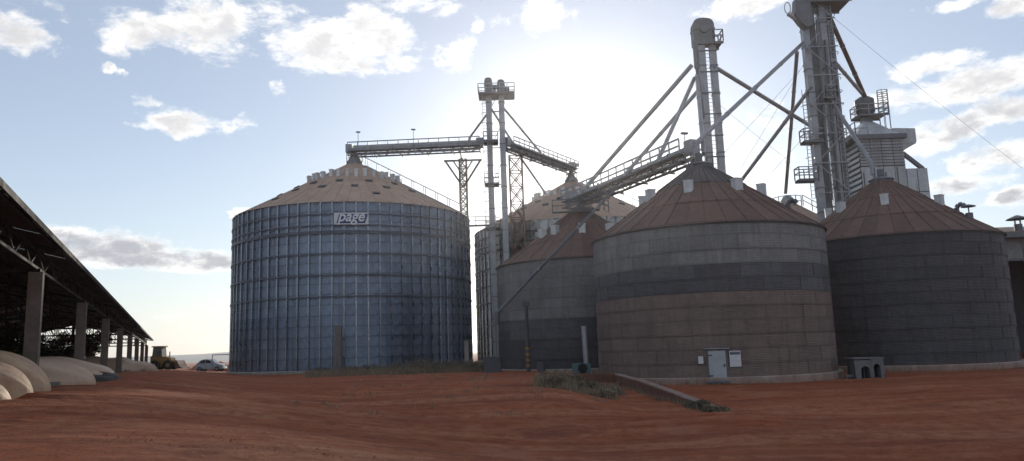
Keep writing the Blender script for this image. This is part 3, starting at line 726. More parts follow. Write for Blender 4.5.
b.beam((lx-2.4, 93, zA-.7), (lx+2.4, 93, zA-.7), .2, .2); b.beam((lx, 93.2, zA-.7), (lx, 88.2, zA-.75), .2, .22); b.beam((lx, 93, zA-4), (lx, 89, zA-.9), .1, .1)
b.build('knee_brace', M_steel_d, lt1)
cv2a = Vector((xb+.5, 88.6, at(507, 146, 88.6).z)); cv2b = Vector((CE[0]+.2, CE[1]-.3, 25.9))
conveyor('roof_conveyor', cv2a, cv2b, 'bridge conveyor from the twin elevator tower to the half hidden bin peak', .9, rust=False)
b_ = MB(); b_.tube((CE[0], CE[1], 25), (CE[0], CE[1], 25.8), .3, 10)
for dx in (-.7, .7): b_.beam((CE[0]+dx, CE[1]-.5, 23.6), (CE[0]+dx, CE[1]-.5, 25.6), .09, .09)
b_.build('inlet_stand', M_steel_d, binE)
lat2 = at(516.5, 190, 90.3)
lattice(lat2.x, 90.3, -.1, 24.9, 1.55, 'wide lattice tower right of the twin elevator under the short conveyor', 13, M_rust)
# spouts of the twin tower
spout((xa-.1, Y1-.2, zp1-1.0-1.2), (at(469, 137, 88.6).x, 88.6, zA+.9), .13, 'thin spout from twin elevator down to the long bridge conveyor')
spout((xb+.2, Y1-.2, at(506, 108, Y1).z), (at(541, 153, 95).x, 95, at(541, 153, 95).z), .14, 'thin spout from twin elevator down along the short conveyor', False)
spout((xa+.2, Y1-.2, at(493, 108, Y1).z), (at(513, 143, Y1+1).x, Y1+1, at(513, 143, Y1+1).z), .13, 'short inner spout crossing between the twin elevator legs')
spout((at(521, 158, 90).x, 90.3, at(521, 158, 90.3).z), (at(546, 194, 92).x, 92.2, at(546, 194, 92.2).z), .14, 'spout under the short conveyor down to the half hidden bin roof', False)
# access bridge between the large bins
pA_, pB2 = at(466, 226, 92), at(484, 224, 92)
b = MB(); b.beam((pA_.x, 92, pA_.z), (pB2.x+1.5, 92, pA_.z), .9, .12); railing(b, [(pA_.x, 91.6, pA_.z), (pB2.x+1.5, 91.6, pA_.z)]); 
b.solo('access_bridge', M_steel_d, Vector((pA_.x, 92, pA_.z)), 'short railed bridge across the gap between the two large bins', 'walkway')

# --- bridge conveyor from nearest bin to the dark bin behind
c3a, c3b = Vector((CC[0]-.3, CC[1]+.6, 15.0)), Vector((5.6, 68.6, 14.8))
conveyor('roof_conveyor', c3a, c3b, 'railed bridge conveyor sloping from the nearest bin peak to the dark bin', 1.1, lamps=(.12,))
for (c, nm, q) in ((CC, binC, .75), (CB, binB, .9), (CD_, binD, .9)):
    b = MB()
    for dx in (-1, 1):
        for dy in (-1, 1): b.beam((c[0]+dx*q, c[1]+dy*q, ZP-.4), (c[0]+dx*q, c[1]+dy*q, ZP+1.1), .08, .08)
    b.tube((c[0], c[1], ZP+.6), (c[0], c[1], ZP+1.15), .25, 10)
    b.build('inlet_stand', M_steel_d, nm)
b = MB(); railing(b, [(CB[0]-2.6, CB[1]-1.4, 13.6), (CB[0]+1.5, CB[1]-2.2, 13.6), (CB[0]+2.5, CB[1]-.5, 13.6)]); b.beam((CB[0]-2.6, CB[1]-1.2, 13.55), (CB[0]+1.5, CB[1]-2.0, 13.55), .7, .06); b.build('peak_platform', M_steel_d, binB)

# --- single elevator tower in the middle of the four bins
X2, Y2 = 17.55, 63.1
def atY(u, v, Y): return at(u, v, Y)
T2 = thing('elevator_tower', (X2, Y2, -.5), 'tall single elevator tower with round head rising behind the nearest bin', 'elevator')
x21, x22 = at(704.6, 100, Y2).x, at(715.6, 100, Y2).x
zt2 = at(702, 46, Y2).z
casing(T2, x21-.03, Y2, -.5, zt2+.3, .56, .62, M_steel); casing(T2, x22+.06, Y2, -.5, zt2+.3, .52, .62, M_steel)
xm = at(702.5, 40, Y2).x
head(T2, xm+.05, Y2, zt2, 1.85, 1.0, at(702, 20, Y2).z-zt2, M_steel_d)
platform(T2, at(712, 44, Y2).x, at(720.5, 44, Y2).x, Y2-.9, Y2+.6, at(716, 45, Y2).z)
b = MB(); ladder(b, (x21+x22)/2+.02, Y2-.1, 12, zt2, .34, False); b.build('ladder', M_steel, T2)
for z_ in np.arange(13.5, zt2-.5, 1.9):
    b = MB(); b.beam((x21-.3, Y2-.36, z_), (x22+.35, Y2-.36, z_), .08, .10); b.build('tie_bracket', M_steel_d, T2)
b = MB(); b.tube((xm-.75, Y2-.3, zt2+.3), (at(696, 70, Y2).x, Y2-.4, at(696, 70, Y2).z), .24, 10); b.tube((at(696, 70, Y2).x, Y2-.4, at(696, 70, Y2).z), (at(702, 120, Y2).x, Y2-.5, at(702, 120, Y2).z), .16, 8); b.build('discharge_chute', M_steel_d, T2)
st2 = lambda u, v: at(u, v, Y2-.3)
spout(st2(692, 65), (CB[0]+.5, CB[1]-.2, 15.9), .19, 'long spout from single elevator to the dark bin peak, leftmost of its fan', True)
spout(st2(694.5, 78), at(655.5, 166, 57), .17, 'steep spout from single elevator to the middle of the bridge conveyor', False)
spout(st2(697, 92), at(622, 178, 60.6), .17, 'shallow spout from single elevator crossing the steep one to the bridge conveyor', False)
spout(st2(697, 75), (CC[0]+.5, CC[1]+.6, 15.0), .17, 'near vertical spout left of the single elevator to the nearest bin peak', False)
spout(st2(713, 66), at(822, 133, 72), .19, 'spout from single elevator crossing to behind the big right tower', False)

# --- big double elevator tower at right
Y3 = 66.0
T3 = thing('elevator_tower', (at(820, 110, Y3).x, Y3, -.5), 'massive double elevator tower cut by the top edge beside the dryer', 'elevator')
ztop = 34.5
offs = [at(u, 110, Y3).x for u in (809.5, 817.5, 828.5, 837.0)]
for i, xx in enumerate(offs): casing(T3, xx+(.25 if i < 2 else .15), Y3+(.25 if i % 2 else 0), -.5, ztop, .56 if i % 2 == 0 else .50, .7, M_steel if i % 2 == 0 else M_steel_d, 2.2)
zpl = at(820, 6, Y3).z
platform(T3, at(800, 6, Y3).x, at(846, 6, Y3).x, Y3-1.2, Y3+1.5, zpl+.1)
for i in (0, 2): head(T3, (offs[i]+offs[i+1])/2, Y3, ztop, 1.9, 1.2, 2.6, M_steel_d)
hb0 = at(799, 10, Y3-.6)
b = MB(); b.prism([(hb0.x-.6, hb0.z-.6), (hb0.x-.1, hb0.z-1.4), (hb0.x+.4, hb0.z-1.9), (hb0.x+.9, hb0.z-1.7), (hb0.x+.9, hb0.z+.9), (hb0.x-.4, hb0.z+.9)], 'y', Y3-1.2, Y3-.2); b.build('discharge_chute', M_steel_d, T3)
b = MB(); q = at(787.5, 8, Y3-.6); 
for k in range(12):
    t0, t1 = 2*math.pi*k/12, 2*math.pi*(k+1)/12
    b.beam((q.x+.28*math.cos(t0), q.y, q.z+.55*math.sin(t0)), (q.x+.28*math.cos(t1), q.y, q.z+.55*math.sin(t1)), .07, .07)
b.beam((q.x, q.y, q.z-.5), (q.x+.9, q.y, q.z-1.2), .5, .25); b.build('inspection_ring', M_white, T3)
for (u, v, dx) in ((808, 143, -1), (803, 181, -1), (829, 100, 1)):
    p = at(u, v, Y3-.3); platform(T3, p.x-.7, p.x+(1.0 if dx < 0 else .3), Y3-1.4, Y3-.3, p.z)
b = MB(); ladder(b, offs[1]+.72, Y3-.15, 8, ztop-1, .3, False); ladder(b, offs[3]+.0, Y3-.35, 8, ztop-2, .35, True); ladder(b, offs[0]-.45, Y3-.2, 14, 24, .35, True); b.build('ladder', M_steel, T3)
b = MB()
for z in np.arange(10, ztop-1, 3.3): b.beam((offs[0], Y3+.5, z), (offs[3]+.2, Y3+.5, z), .14, .14); b.beam((offs[0], Y3+.55, z), (offs[3]+.2, Y3+.55, z+3.3), .09, .09)
b.build('tie_bracing', M_steel_d, T3)
b = MB()
for u, v0, v1 in ((822.5, 20, 200), (831, 40, 200)):
    b.tube(at(u-6, v0, Y3-.5), at(u+9, v1, Y3-.5), .13, 8)
b.build('down_pipe', M_steel_d, T3)
b = MB(); zz_ = 9.0; kk_ = 0
while zz_ < ztop-2:
    a_, c_ = (offs[0], offs[3]+.2) if kk_ % 2 else (offs[3]+.2, offs[0])
    b.beam((a_, Y3-.62, zz_), (c_, Y3-.62, zz_+2.7), .08, .08); b.beam((offs[0]-.1, Y3-.62, zz_), (offs[3]+.4, Y3-.62, zz_), .09, .09); zz_ += 2.7; kk_ += 1
b.build('front_bracing', M_steel, T3)
st3 = lambda u, v: at(u, v, Y3-.5)
spout(st3(803, 43), (CC[0]-.2, CC[1]+.2, 15.6), .17, 'long spout from the big right tower to the nearest bin peak')
spout(st3(797, 52), at(785.5, 193, 80), .18, 'near vertical spout from the big right tower to the small back bin', False)
spout(st3(812, 86), at(735, 189, 73), .18, 'low spout from the big right tower passing behind the nearest roof', False)
spout(st3(829, 16), at(866, 99, 76), .22, 'rusty upper spout from the big right tower to the dryer top', False, M_rust)
spout(st3(833, 60), at(864, 96, 76), .18, 'lower spout from the big right tower to the dryer top', False)
spout(st3(834, 105), (at(872, 164, 60).x, 60, at(872, 164, 60).z), .17, 'short spout from the big right tower to the right edge bin peak')

# --- small bin at the back with a railed top
cG = at(787, 196, 82); 
G = thing('back_bin', (cG.x, cG.y, -.5), 'small railed bin roof showing between the nearest and right bins', 'grain bin')
b = MB(); b.lathe((cG.x, cG.y, 0), [(5.2, -.5), (5.2, cG.z-4.0)], 40); b.build('wall', M_cl, G, True)
me = roof_sector('roof_sheet', 5.4, cG.z-4.1, .7, cG.z-.9, 2*math.pi/24, .06); me.materials.append(M_roofA)
for k in range(24): link('roof_sheet', me, None, G, (0, 0, .5), k*2*math.pi/24)
b = MB(); b.lathe((cG.x, cG.y, 0), [(.75, cG.z-1.0), (.75, cG.z-.5), (.4, cG.z)], 16); b.build('peak_collar', M_steel, G, True)
b = MB(); pl = [polar((cG.x, cG.y), 1.6+.9*k, 1.35, cG.z-1.2-.62*k) for k in range(5)]; railing(b, pl, 1.2, .8, .035); railing(b, [polar((cG.x, cG.y), 1.5, t, cG.z-1.4) for t in np.linspace(-1.6, 1.5, 6)], 1.2, .8, .035); b.build('railing', M_steel, G)

# --- grain dryer
YD = 74.0
def dx_(u, v): return at(u, v, YD).x
xl, xr = dx_(860, 160), dx_(905, 160); ze_d = at(880, 139, YD).z; dep = 4.6
DR = thing('grain_dryer', ((xl+xr)/2, YD+dep/2, -.5), 'tall louvred grain dryer house with peaked top behind the right bin', 'dryer')
b = MB(); b.box(xl+.03, xr-.03, YD+.03, YD+dep, -.5, ze_d); b.build('wall', M_frame, DR)
nc = 4; cw = (xr-xl)/nc; zl = at(880, 166, YD).z
for i in range(nc):
    x0, x1 = xl+cw*i+.04, xl+cw*(i+1)-.04
    zt = zl
    while zt > 6:
        b = MB(); b.box(x0, x1, YD-.03, YD+.03, zt-2.5, zt-.06); b.build('wall_panel', M_dryer, DR); zt -= 2.56
    nl = 9; hh_ = (ze_d-zl)/nl
    for j in range(nl):
        z = zl+hh_*j; b = MB(); b.hexa([(x0, YD-.12, z+.02), (x1, YD-.12, z+.02), (x1, YD+.02, z+hh_*.50), (x0, YD+.02, z+hh_*.50), (x0, YD-.14, z+.06), (x1, YD-.14, z+.06), (x1, YD+.02, z+hh_*.58), (x0, YD+.02, z+hh_*.58)])
        b.box(x0, x1, YD-.02, YD+.03, z+hh_*.6, z+hh_*.95); b.build('louvre', M_dryer, DR)
for j in range(16):
    for i in range(2):
        z = ze_d-.55*(j+1); y0 = YD+.05+i*dep/2; b = MB()
        b.hexa([(xl-.10, y0, z+.02), (xl-.10, y0+dep/2-.1, z+.02), (xl+.02, y0+dep/2-.1, z+.34), (xl+.02, y0, z+.34), (xl-.12, y0, z+.07), (xl-.12, y0+dep/2-.1, z+.07), (xl+.02, y0+dep/2-.1, z+.40), (xl+.02, y0, z+.40)]); b.build('louvre', M_dryer, DR)
b = MB(); b.box(xl-.9, xr+.3, YD-.35, YD+dep+.3, ze_d, ze_d+.45); b.build('eave_beam', M_steel_d, DR)
nk = at(870, 121, YD+1.5); xk = nk.x; zk = nk.z
b = MB(); yk = YD+dep/2
b.add([(xl-.3, YD-.3, ze_d+.44), (xr-.4, YD-.3, ze_d+.44), (xr-.4, YD+dep, ze_d+.44), (xl-.3, YD+dep, ze_d+.44), (xk-.5, yk-.5, zk), (xk+.5, yk-.5, zk), (xk+.5, yk+.5, zk), (xk-.5, yk+.5, zk)],
      [(0, 1, 5, 4), (1, 2, 6, 5), (2, 3, 7, 6), (3, 0, 4, 7), (4, 5, 6, 7), (3, 2, 1, 0)]); rf = b.build('roof', M_dryer, DR)
zh = at(868, 100, yk).z
b = MB(); b.box(xk-.45, xk+.45, yk-.45, yk+.45, zk-.1, zk+.7); b.lathe((xk, yk, 0), [(.65, zk+.7), (.95, zk+1.1), (.95, zh), (.5, zh+.3)], 14); b.build('inlet_hopper', M_steel_d, DR, True)
pf = platform(DR, xk-1.1, xk+1.9, yk-1.0, yk+1.0, zk+.75)
cgx = xk+1.5
b = MB()
for z in np.arange(zk+.9, zk+3.2, .45):
    pts = [Vector((cgx+.55*math.cos(t), yk-.9+.5*math.sin(t), z)) for t in np.linspace(0, 2*math.pi, 9)]
    for i in range(8): b.beam(pts[i], pts[i+1], .06, .06)
for t in np.linspace(0, 2*math.pi, 7)[:-1]: b.beam((cgx+.55*math.cos(t), yk-.9+.5*math.sin(t), ze_d+.5), (cgx+.55*math.cos(t), yk-.9+.5*math.sin(t), zk+3.2), .05, .05)
b.build('ladder_cage', M_steel, DR)
b = MB(); railing(b, [(xl-.3, YD-.3, ze_d+.45), (xk-1.2, YD-.3, ze_d+.45)], 1.3, .9); railing(b, [(xl-.3, YD-.3, ze_d+.45), (xl-.3, YD+dep, ze_d+.45)], 1.3, .9); b.build('eave_railing', M_steel, DR)
bx0, bx1 = dx_(895, 135), dx_(917, 135)
b = MB(); zb0, zb1 = at(905, 149, YD).z, at(905, 128, YD).z
b.prism([(bx0, zb0+.75), (bx1-.1, zb0+.6), (bx1, zb0+.8), (bx1, zb1), (bx0, zb1+.1)], 'y', YD+.2, YD+3); b.prism([(bx0, zb0+.748), (bx1-.1, zb0+.598), (xr+.05, zb0-.1), (xr-.4, zb0-.1)], 'y', YD+.25, YD+2.9); b.build('fan_box', M_dryer, DR)
lx0, lx1 = xr+.02, dx_(928.5, 175); zl1 = at(918, 168, YD).z
b = MB(); b.box(lx0, lx1, YD+.1, YD+3.5, -.5, zl1); b.build('side_duct', M_frame, DR)
for j in range(3):
    for i in range(2):
        w_ = (lx1-lx0)/2; b = MB(); b.box(lx0+w_*i+.04, lx0+w_*(i+1)-.04, YD+.02, YD+.12, zl1-2.4*(j+1)+.05, zl1-2.4*j-.04); b.build('wall_panel', M_dryer, DR)
b = MB(); b.beam((xr+.1, YD+.5, zb0-.3), (lx1-.2, YD+.5, zl1), .35, .35); b.build('diagonal_duct', M_steel_d, DR)

# --- open building at the far right
b0 = at(1001, 233, 69)
BL = thing('open_shed', (b0.x, 69, -.6), 'flat-eaved open building with dark bays at the right edge', 'building')
xe0, xe1 = b0.x-1.2, b0.x+26
b = MB(); b.add([(xe0, 68.2, b0.z-.1), (xe1, 68.2, b0.z-.1), (xe1, 82, b0.z+2.2), (xe0, 82, b0.z+2.2), (xe0, 68.2, b0.z), (xe1, 68.2, b0.z), (xe1, 82, b0.z+2.3), (xe0, 82, b0.z+2.3)], [(0, 1, 2, 3), (4, 5, 6, 7), (0, 1, 5, 4), (1, 2, 6, 5), (2, 3, 7, 6), (3, 0, 4, 7)]); b.build('roof', M_roofS, BL)
b = MB(); b.box(xe0, xe1, 68.1, 68.3, b0.z-.55, b0.z-.05); b.build('gutter', M_steel_d, BL)
for i in range(9):
    b = MB(); b.box(xe0+.05+3*i, xe0+3*i+2.97, 69.0, 69.1, b0.z-2.4, b0.z-.1); b.build('wall_panel', M_cl, BL)
b = MB(); b.box(xe0, xe1, 68.94, 69.16, b0.z-2.6, b0.z-2.4); b.build('lintel', M_steel_d, BL)
for i in range(6):
    b = MB(); b.box(xe0+5*i, xe0+5*i+.35, 68.9, 69.25, -.8, b0.z-2.4); b.build('column', M_conc, BL)
b = MB(); b.box(xe0, xe1, 81.8, 82, -.8, b0.z+2.0); b.box(xe0-.1, xe0, 69.3, 82, -.8, b0.z); b.build('back_wall', M_dd, BL)
vc = at(1020, 240, 70); zr = b0.z+.2
b = MB(); b.tube((vc.x, 70, zr), (vc.x, 70, zr+.7), .35, 10)
for t in range(4): b.tube((vc.x+.3*math.cos(t*1.57), 70+.3*math.sin(t*1.57), zr+.6), (vc.x+.3*math.cos(t*1.57), 70+.3*math.sin(t*1.57), zr+1.2), .04, 6)
st = b.build('vent_stack', M_steel_d, BL)
b = MB(); b.lathe((vc.x, 70, zr+1.15), [(.95, 0), (.92, .06), (.1, .4)], 16); b.build('rain_cap', M_steel_d, st, True)

# --- guy cables
def cable(p, q, label, r=.013):
    b = MB(); p, q = Vector(p), Vector(q); n = 8
    pts = [lerp(p, q, i/n)+Vector((0, 0, -.02*(p-q).length*4*(i/n)*(1-i/n)*.3)) for i in range(n+1)]
    for i in range(n): b.tube(pts[i], pts[i+1], r, 5)
    b.solo('guy_cable', M_frame, q, label, 'cable', 'guy cables of the elevator towers')
cable(st3(834, 18), at(1022, 168, 75), 'long guy cable from the big right tower down over the dryer to the right', .013)
cable(st3(800, 70), at(725, 152, 64), 'thin guy cable left of the big right tower, uppermost toward the single elevator')
cable(st3(805, 62), at(741, 168, 66), 'thin guy cable beside the uppermost one left of the big right tower')
cable(st2(720, 105), at(788, 160, 75), 'thin guy cable falling right from the single elevator')
cable(at(808, 132, 66), at(772, 172, 74), 'short guy cable falling left from the middle of the big right tower')

# ------------------------------------------------------------------ ground level things near the bins
def g3(x, y, dz=0): return Vector((x, y, gzf(x, y)+dz))
# diagonal pipe across the dark bin
p1 = Vector((8.6, 61.0, 14.5)); p2 = at(497.5, 313, 58.5)
dp = spout(p1, p2, .115, 'long diagonal pipe across the front of the dark bin', False, M_steel_d, nm='diagonal_pipe')
b = MB(); b.beam(p2, (p2.x-.2, p2.y+7, p2.z-.4), .1, .1); b.tube(p2+Vector((0, 0, .1)), p2+Vector((-.1, 0, -.9)), .2, 8); b.build('outlet', M_steel_d, dp)
b = MB(); b.beam((p2.x-.15, p2.y, -.1), (p2.x-.15, p2.y, p2.z-.6), .14, .14); b.build('prop', M_steel_d, dp)
# striped black pole
sp0 = onz(528.5, 372, .0); ztp = at(525.5, 304, sp0.y).z
SP = thing('striped_pole', g3(sp0.x, sp0.y), 'dark pole with yellow stripes in front of the dark bin', 'pole')
b = MB(); b.tube(g3(sp0.x, sp0.y, -.3), (sp0.x, sp0.y, ztp), .15, 10, .13); b.build('post', M_frame, SP, True)
b = MB(); b.cbox((sp0.x, sp0.y, ztp), .5, .4, .35); b.build('top_box', M_frame, SP)
for k in range(4):
    b = MB(); zz = g3(sp0.x, sp0.y).z+.35+.42*k; b.tube((sp0.x, sp0.y, zz), (sp0.x, sp0.y, zz+.2), .185, 10); b.build('yellow_band', M_yellow, SP)
# aeration fan with its stack pipe
f0 = onz(582, 374, .0)
FN = thing('aeration_fan', g3(f0.x, f0.y), 'teal aeration fan with upright pale pipe between two bins', 'fan')
gzv = g3(f0.x, f0.y).z
b = MB(); b.cbox((f0.x, f0.y+.3, gzv+.32), 1.15, .9, .62); b.build('casing', M_teal, FN)
b = MB(); b.tube((f0.x+.05, f0.y-.12, gzv+.34), (f0.x+.05, f0.y-.30, gzv+.34), .3, 14); b.build('inlet_ring', M_black, FN)
pt = at(584.5, 327, f0.y+.3)
b = MB(); b.tube((f0.x+.35, f0.y+.35, gzv+.5), (f0.x+.3, f0.y+.35, pt.z), .18, 12); b.tube((f0.x+.3, f0.y+.35, pt.z-.02), (f0.x+.3, f0.y+.35, pt.z+.06), .21, 12); b.build('stack_pipe', M_steel, FN, True)
# fan unit by the right bin
h0 = onz(866, 382, -.62)
h0 = Vector((at(867.5, 381, 46.5).x, 46.5, 0)); gq = g3(h0.x, h0.y).z
HU = thing('fan_unit', (h0.x, h0.y, gq), 'pale aeration fan unit with arched opening between the nearest and right bins', 'fan')
def arch(x0, x1, xc0, xc1, zt, za):
    """front outline piece round one arched opening: left jamb, right jamb and head"""
    w2 = (xc1-xc0)/2; xm_ = (xc0+xc1)/2
    for i in range(8):
        t0, t1 = math.pi-math.pi*i/8, math.pi-math.pi*(i+1)/8
        a, c = (xm_+w2*math.cos(t0), za+w2*math.sin(t0)), (xm_+w2*math.cos(t1), za+w2*math.sin(t1))
        b.prism([a, c, (c[0], zt), (a[0], zt)], 'y', h0.y-.5, h0.y+.35)
    b.prism([(x0, gq-.1), (xc0, gq-.1), (xc0, zt), (x0-.06, zt)], 'y', h0.y-.5, h0.y+.35); b.prism([(xc1, gq-.1), (x1, gq-.1), (x1, zt), (xc1, zt)], 'y', h0.y-.5, h0.y+.35)
b = MB(); arch(h0.x-1.0, h0.x+.17, h0.x-.62, h0.x+.05, gq+1.30, gq+.52); b.build('left_arch', M_fan, HU)
b = MB(); arch(h0.x+.19, h0.x+1.08, h0.x+.32, h0.x+.82, gq+1.36, gq+.75); b.build('right_arch', M_fan, HU)
b = MB(); b.box(h0.x-1.12, h0.x+1.12, h0.y-.56, h0.y+1.1, gq+1.37, gq+1.46); b.build('top_slab', M_fan, HU)
b = MB(); b.box(h0.x-.95, h0.x+1.0, h0.y+.36, h0.y+1.0, gq-.1, gq+1.36); b.build('fan_housing', M_frame, HU)
for dx in (-.45, -.12):
    b = MB(); b.tube((h0.x+dx, h0.y+.1, gq-.1), (h0.x+dx, h0.y+.1, gq+.9), .05, 8); b.build('bar', M_fan, HU)
b = MB(); b.tube((h0.x-1.6, h0.y+.1, gq+.12), (h0.x-1.0, h0.y+.1, gq+.12), .16, 10); b.build('side_pipe', M_steel_d, HU); HU.scale = (.82, .82, .82)
# dark low housing left of the dark bin, light junk next to it
b0_ = onz(492.5, 373, .0)
b = MB(); b.box(b0_.x-.62, b0_.x+.62, b0_.y, b0_.y+2.4, -.1, 1.1); b.box(b0_.x-.7, b0_.x+.7, b0_.y-.06, b0_.y+2.5, 1.1, 1.2)
b.solo('low_pit_housing', M_frame, Vector((b0_.x, b0_.y, -.05)), 'low dark boxy housing left of the dark bin', 'housing')
b = MB(); q = onz(541.5, 374, 0); b.tube(g3(q.x, q.y, -.05), g3(q.x, q.y, .75), .28, 12); b.lathe((q.x, q.y, g3(q.x, q.y).z), [(.30, .22), (.30, .27)], 12, False); b.lathe((q.x, q.y, g3(q.x, q.y).z), [(.30, .5), (.30, .55)], 12, False)
b.solo('oil_drum', M_frame, g3(q.x, q.y), 'small dark drum at the foot of the dark bin', 'drum')
# plain posts in front of the large bin
for u, vt, vb, r, m, lb in ((338.5, 325, 371, .33, M_post, 'weathered brown post standing in front of the large sign bin'), (467, 341, 369, .22, M_conc, 'short pale concrete post at the right foot of the large sign bin')):
    g = at(u, vb, 72.5); z0 = gzf(g.x, g.y); zt = at(u-.5, vt, g.y).z
    b = MB(); b.hexa([(g.x-r, g.y-r, z0-.3), (g.x+r, g.y-r, z0-.3), (g.x+r, g.y+r, z0-.3), (g.x-r, g.y+r, z0-.3), (g.x-r*.9, g.y-r*.9, zt), (g.x+r*.9, g.y-r*.9, zt), (g.x+r*.8, g.y+r*.9, zt+.05), (g.x-r*.9, g.y+r*.8, zt+.04)])
    b.solo('post', m, Vector((g.x, g.y, z0)), lb, 'post')
# retaining wall: coping falls toward the camera, then a level return
RW = thing('retaining_wall', (6.05, 46, -.6), 'low sloping concrete retaining wall between the upper yard and the nearest bin', 'wall')
ptsw = [(5.98, 46.0, .14), (6.35, 39, .02), (6.7, 32.5, -.20), (7.0, 26.5, -.46)]
for i in range(3):
    (xa0, ya0, za0), (xb0, yb0, zb0_) = ptsw[i], ptsw[i+1]; b = MB(); y1, y0 = ya0-.01, yb0+.01
    b.hexa([(xb0-.17, y0, -1.1), (xb0+.17, y0, -1.1), (xa0+.17, y1, -1.1), (xa0-.17, y1, -1.1), (xb0-.17, y0, zb0_-.1), (xb0+.17, y0, zb0_-.1), (xa0+.17, y1, za0-.1), (xa0-.17, y1, za0-.1)]); b.build('wall_section', M_wall, RW)
    b = MB(); b.hexa([(xb0-.19, y0, zb0_-.097), (xb0+.19, y0, zb0_-.097), (xa0+.19, y1, za0-.097), (xa0-.19, y1, za0-.097), (xb0-.19, y0, zb0_-.03), (xb0+.19, y0, zb0_-.03), (xa0+.19, y1, za0-.03), (xa0-.19, y1, za0-.03)]); b.build('coping', M_cop, RW)
b = MB(); b.box(2.6, 6.15, 46.02, 46.36, -1, .12); b.build('return_wall', M_wall, RW)

# ------------------------------------------------------------------ open storage shed at left
def shp(t, d, z): return Vector((SH0[0]+SHD[0]*t+SHP[0]*d, SH0[1]+SHD[1]*t+SHP[1]*d, z-.0125*t))
SHED = thing('storage_shed', shp(0, 0, 1.0), 'long open-sided storage shed with concrete columns at left', 'shed')
NB = 8; T0 = -2*SHS; T1_ = (NB-1)*SHS+4.2; WSH = 17.0; EZ = 5.45; SL = .24; OH = .62
for k in range(-2, NB):
    for row, dd in ((0, 0), (1, -WSH)):
        c = shp(k*SHS, dd, 0); b = MB(); zb = gzf(c.x, c.y)
        cs = [shp(k*SHS+a, dd+q, 0) for a, q in ((-.17, -.19), (.17, -.19), (.17, .19), (-.17, .19))]
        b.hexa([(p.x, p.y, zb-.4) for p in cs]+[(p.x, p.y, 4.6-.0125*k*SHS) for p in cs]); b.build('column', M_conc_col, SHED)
    # truss across the shed
    t = k*SHS; b = MB(); mid = -WSH/2; zt = EZ+SL*(OH-mid)-.15
    b.beam(shp(t, .1, 4.66), shp(t, -WSH-.1, 4.66), .10, .12)
    b.beam(shp(t, .5, EZ+SL*(OH-.5)-.2), shp(t, mid, zt), .10, .12); b.beam(shp(t, -WSH-.5, EZ+SL*(OH-.5)-.2), shp(t, mid, zt), .10, .12)
    for i in range(12):
        d0 = -WSH*i/12; d1 = -WSH*(i+1)/12
        zr = lambda d: EZ+SL*(OH-(d if d > mid else -WSH-d))-.2
        b.beam(shp(t, d0, 4.66), shp(t, d1, zr(d1)), .06, .06); b.beam(shp(t, d1, 4.66), shp(t, d1, zr(d1)), .06, .06)
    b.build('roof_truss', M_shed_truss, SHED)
for row, dd in ((0, 0.0), (1, -WSH)):      # lattice eave girders between columns
    for k in range(-2, NB-1):
        b = MB(); t0, t1 = k*SHS, (k+1)*SHS
        b.beam(shp(t0, dd, 4.72), shp(t1, dd, 4.72), .08, .08); b.beam(shp(t0, dd, 5.25), shp(t1, dd, 5.25), .08, .08)
        for i in range(10):
            a = t0+SHS*i/10; c = t0+SHS*(i+1)/10; b.beam(shp(a, dd, 4.72 if i % 2 else 5.25), shp(c, dd, 5.25 if i % 2 else 4.72), .05, .05)
        b.build('eave_girder', M_shed_truss, SHED)
for i in range(9):
    d = OH-.15-(WSH/2+OH)*i/8.3; b = MB(); z = EZ+SL*(OH-d)-.07; b.beam(shp(T0, d, z), shp(T1_, d, z), .07, .12); b.build('purlin', M_shed_truss, SHED)
    d2 = -WSH-d; b = MB(); b.beam(shp(T0, d2, z), shp(T1_, d2, z), .07, .12); b.build('purlin', M_shed_truss, SHED)
ns = 40; step = (T1_-T0)/ns; zrid = EZ+SL*(OH+WSH/2)
for i in range(ns):
    t0, t1 = T0+step*i+.01, T0+step*(i+1)+.06; lift = .02*(i % 2)
    for sgn in (0, 1):
        d0, d1 = (OH, -WSH/2) if sgn == 0 else (-WSH-OH, -WSH/2); b = MB(); seg = 8
        vs = []; fs = []
        for j in range(seg+1):            # corrugated along the shed
            t = t0+(t1-t0)*j/seg; zz = lift+(.035 if j % 2 else 0)
            vs += [shp(t, d0, EZ+zz), shp(t, d1, zrid+zz), shp(t, d1, zrid+zz+.012), shp(t, d0, EZ+zz+.012)]
        for j in range(seg): fs += [(j*4+q, j*4+(q+1) % 4, (j+1)*4+(q+1) % 4, (j+1)*4+q) for q in range(4)]
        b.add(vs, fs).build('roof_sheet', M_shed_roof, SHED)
b = MB(); b.beam(shp(T0, OH+.02, EZ-.05), shp(T1_, OH+.02, EZ-.05), .06, .16); b.build('eave_board', M_shed_truss, SHED)

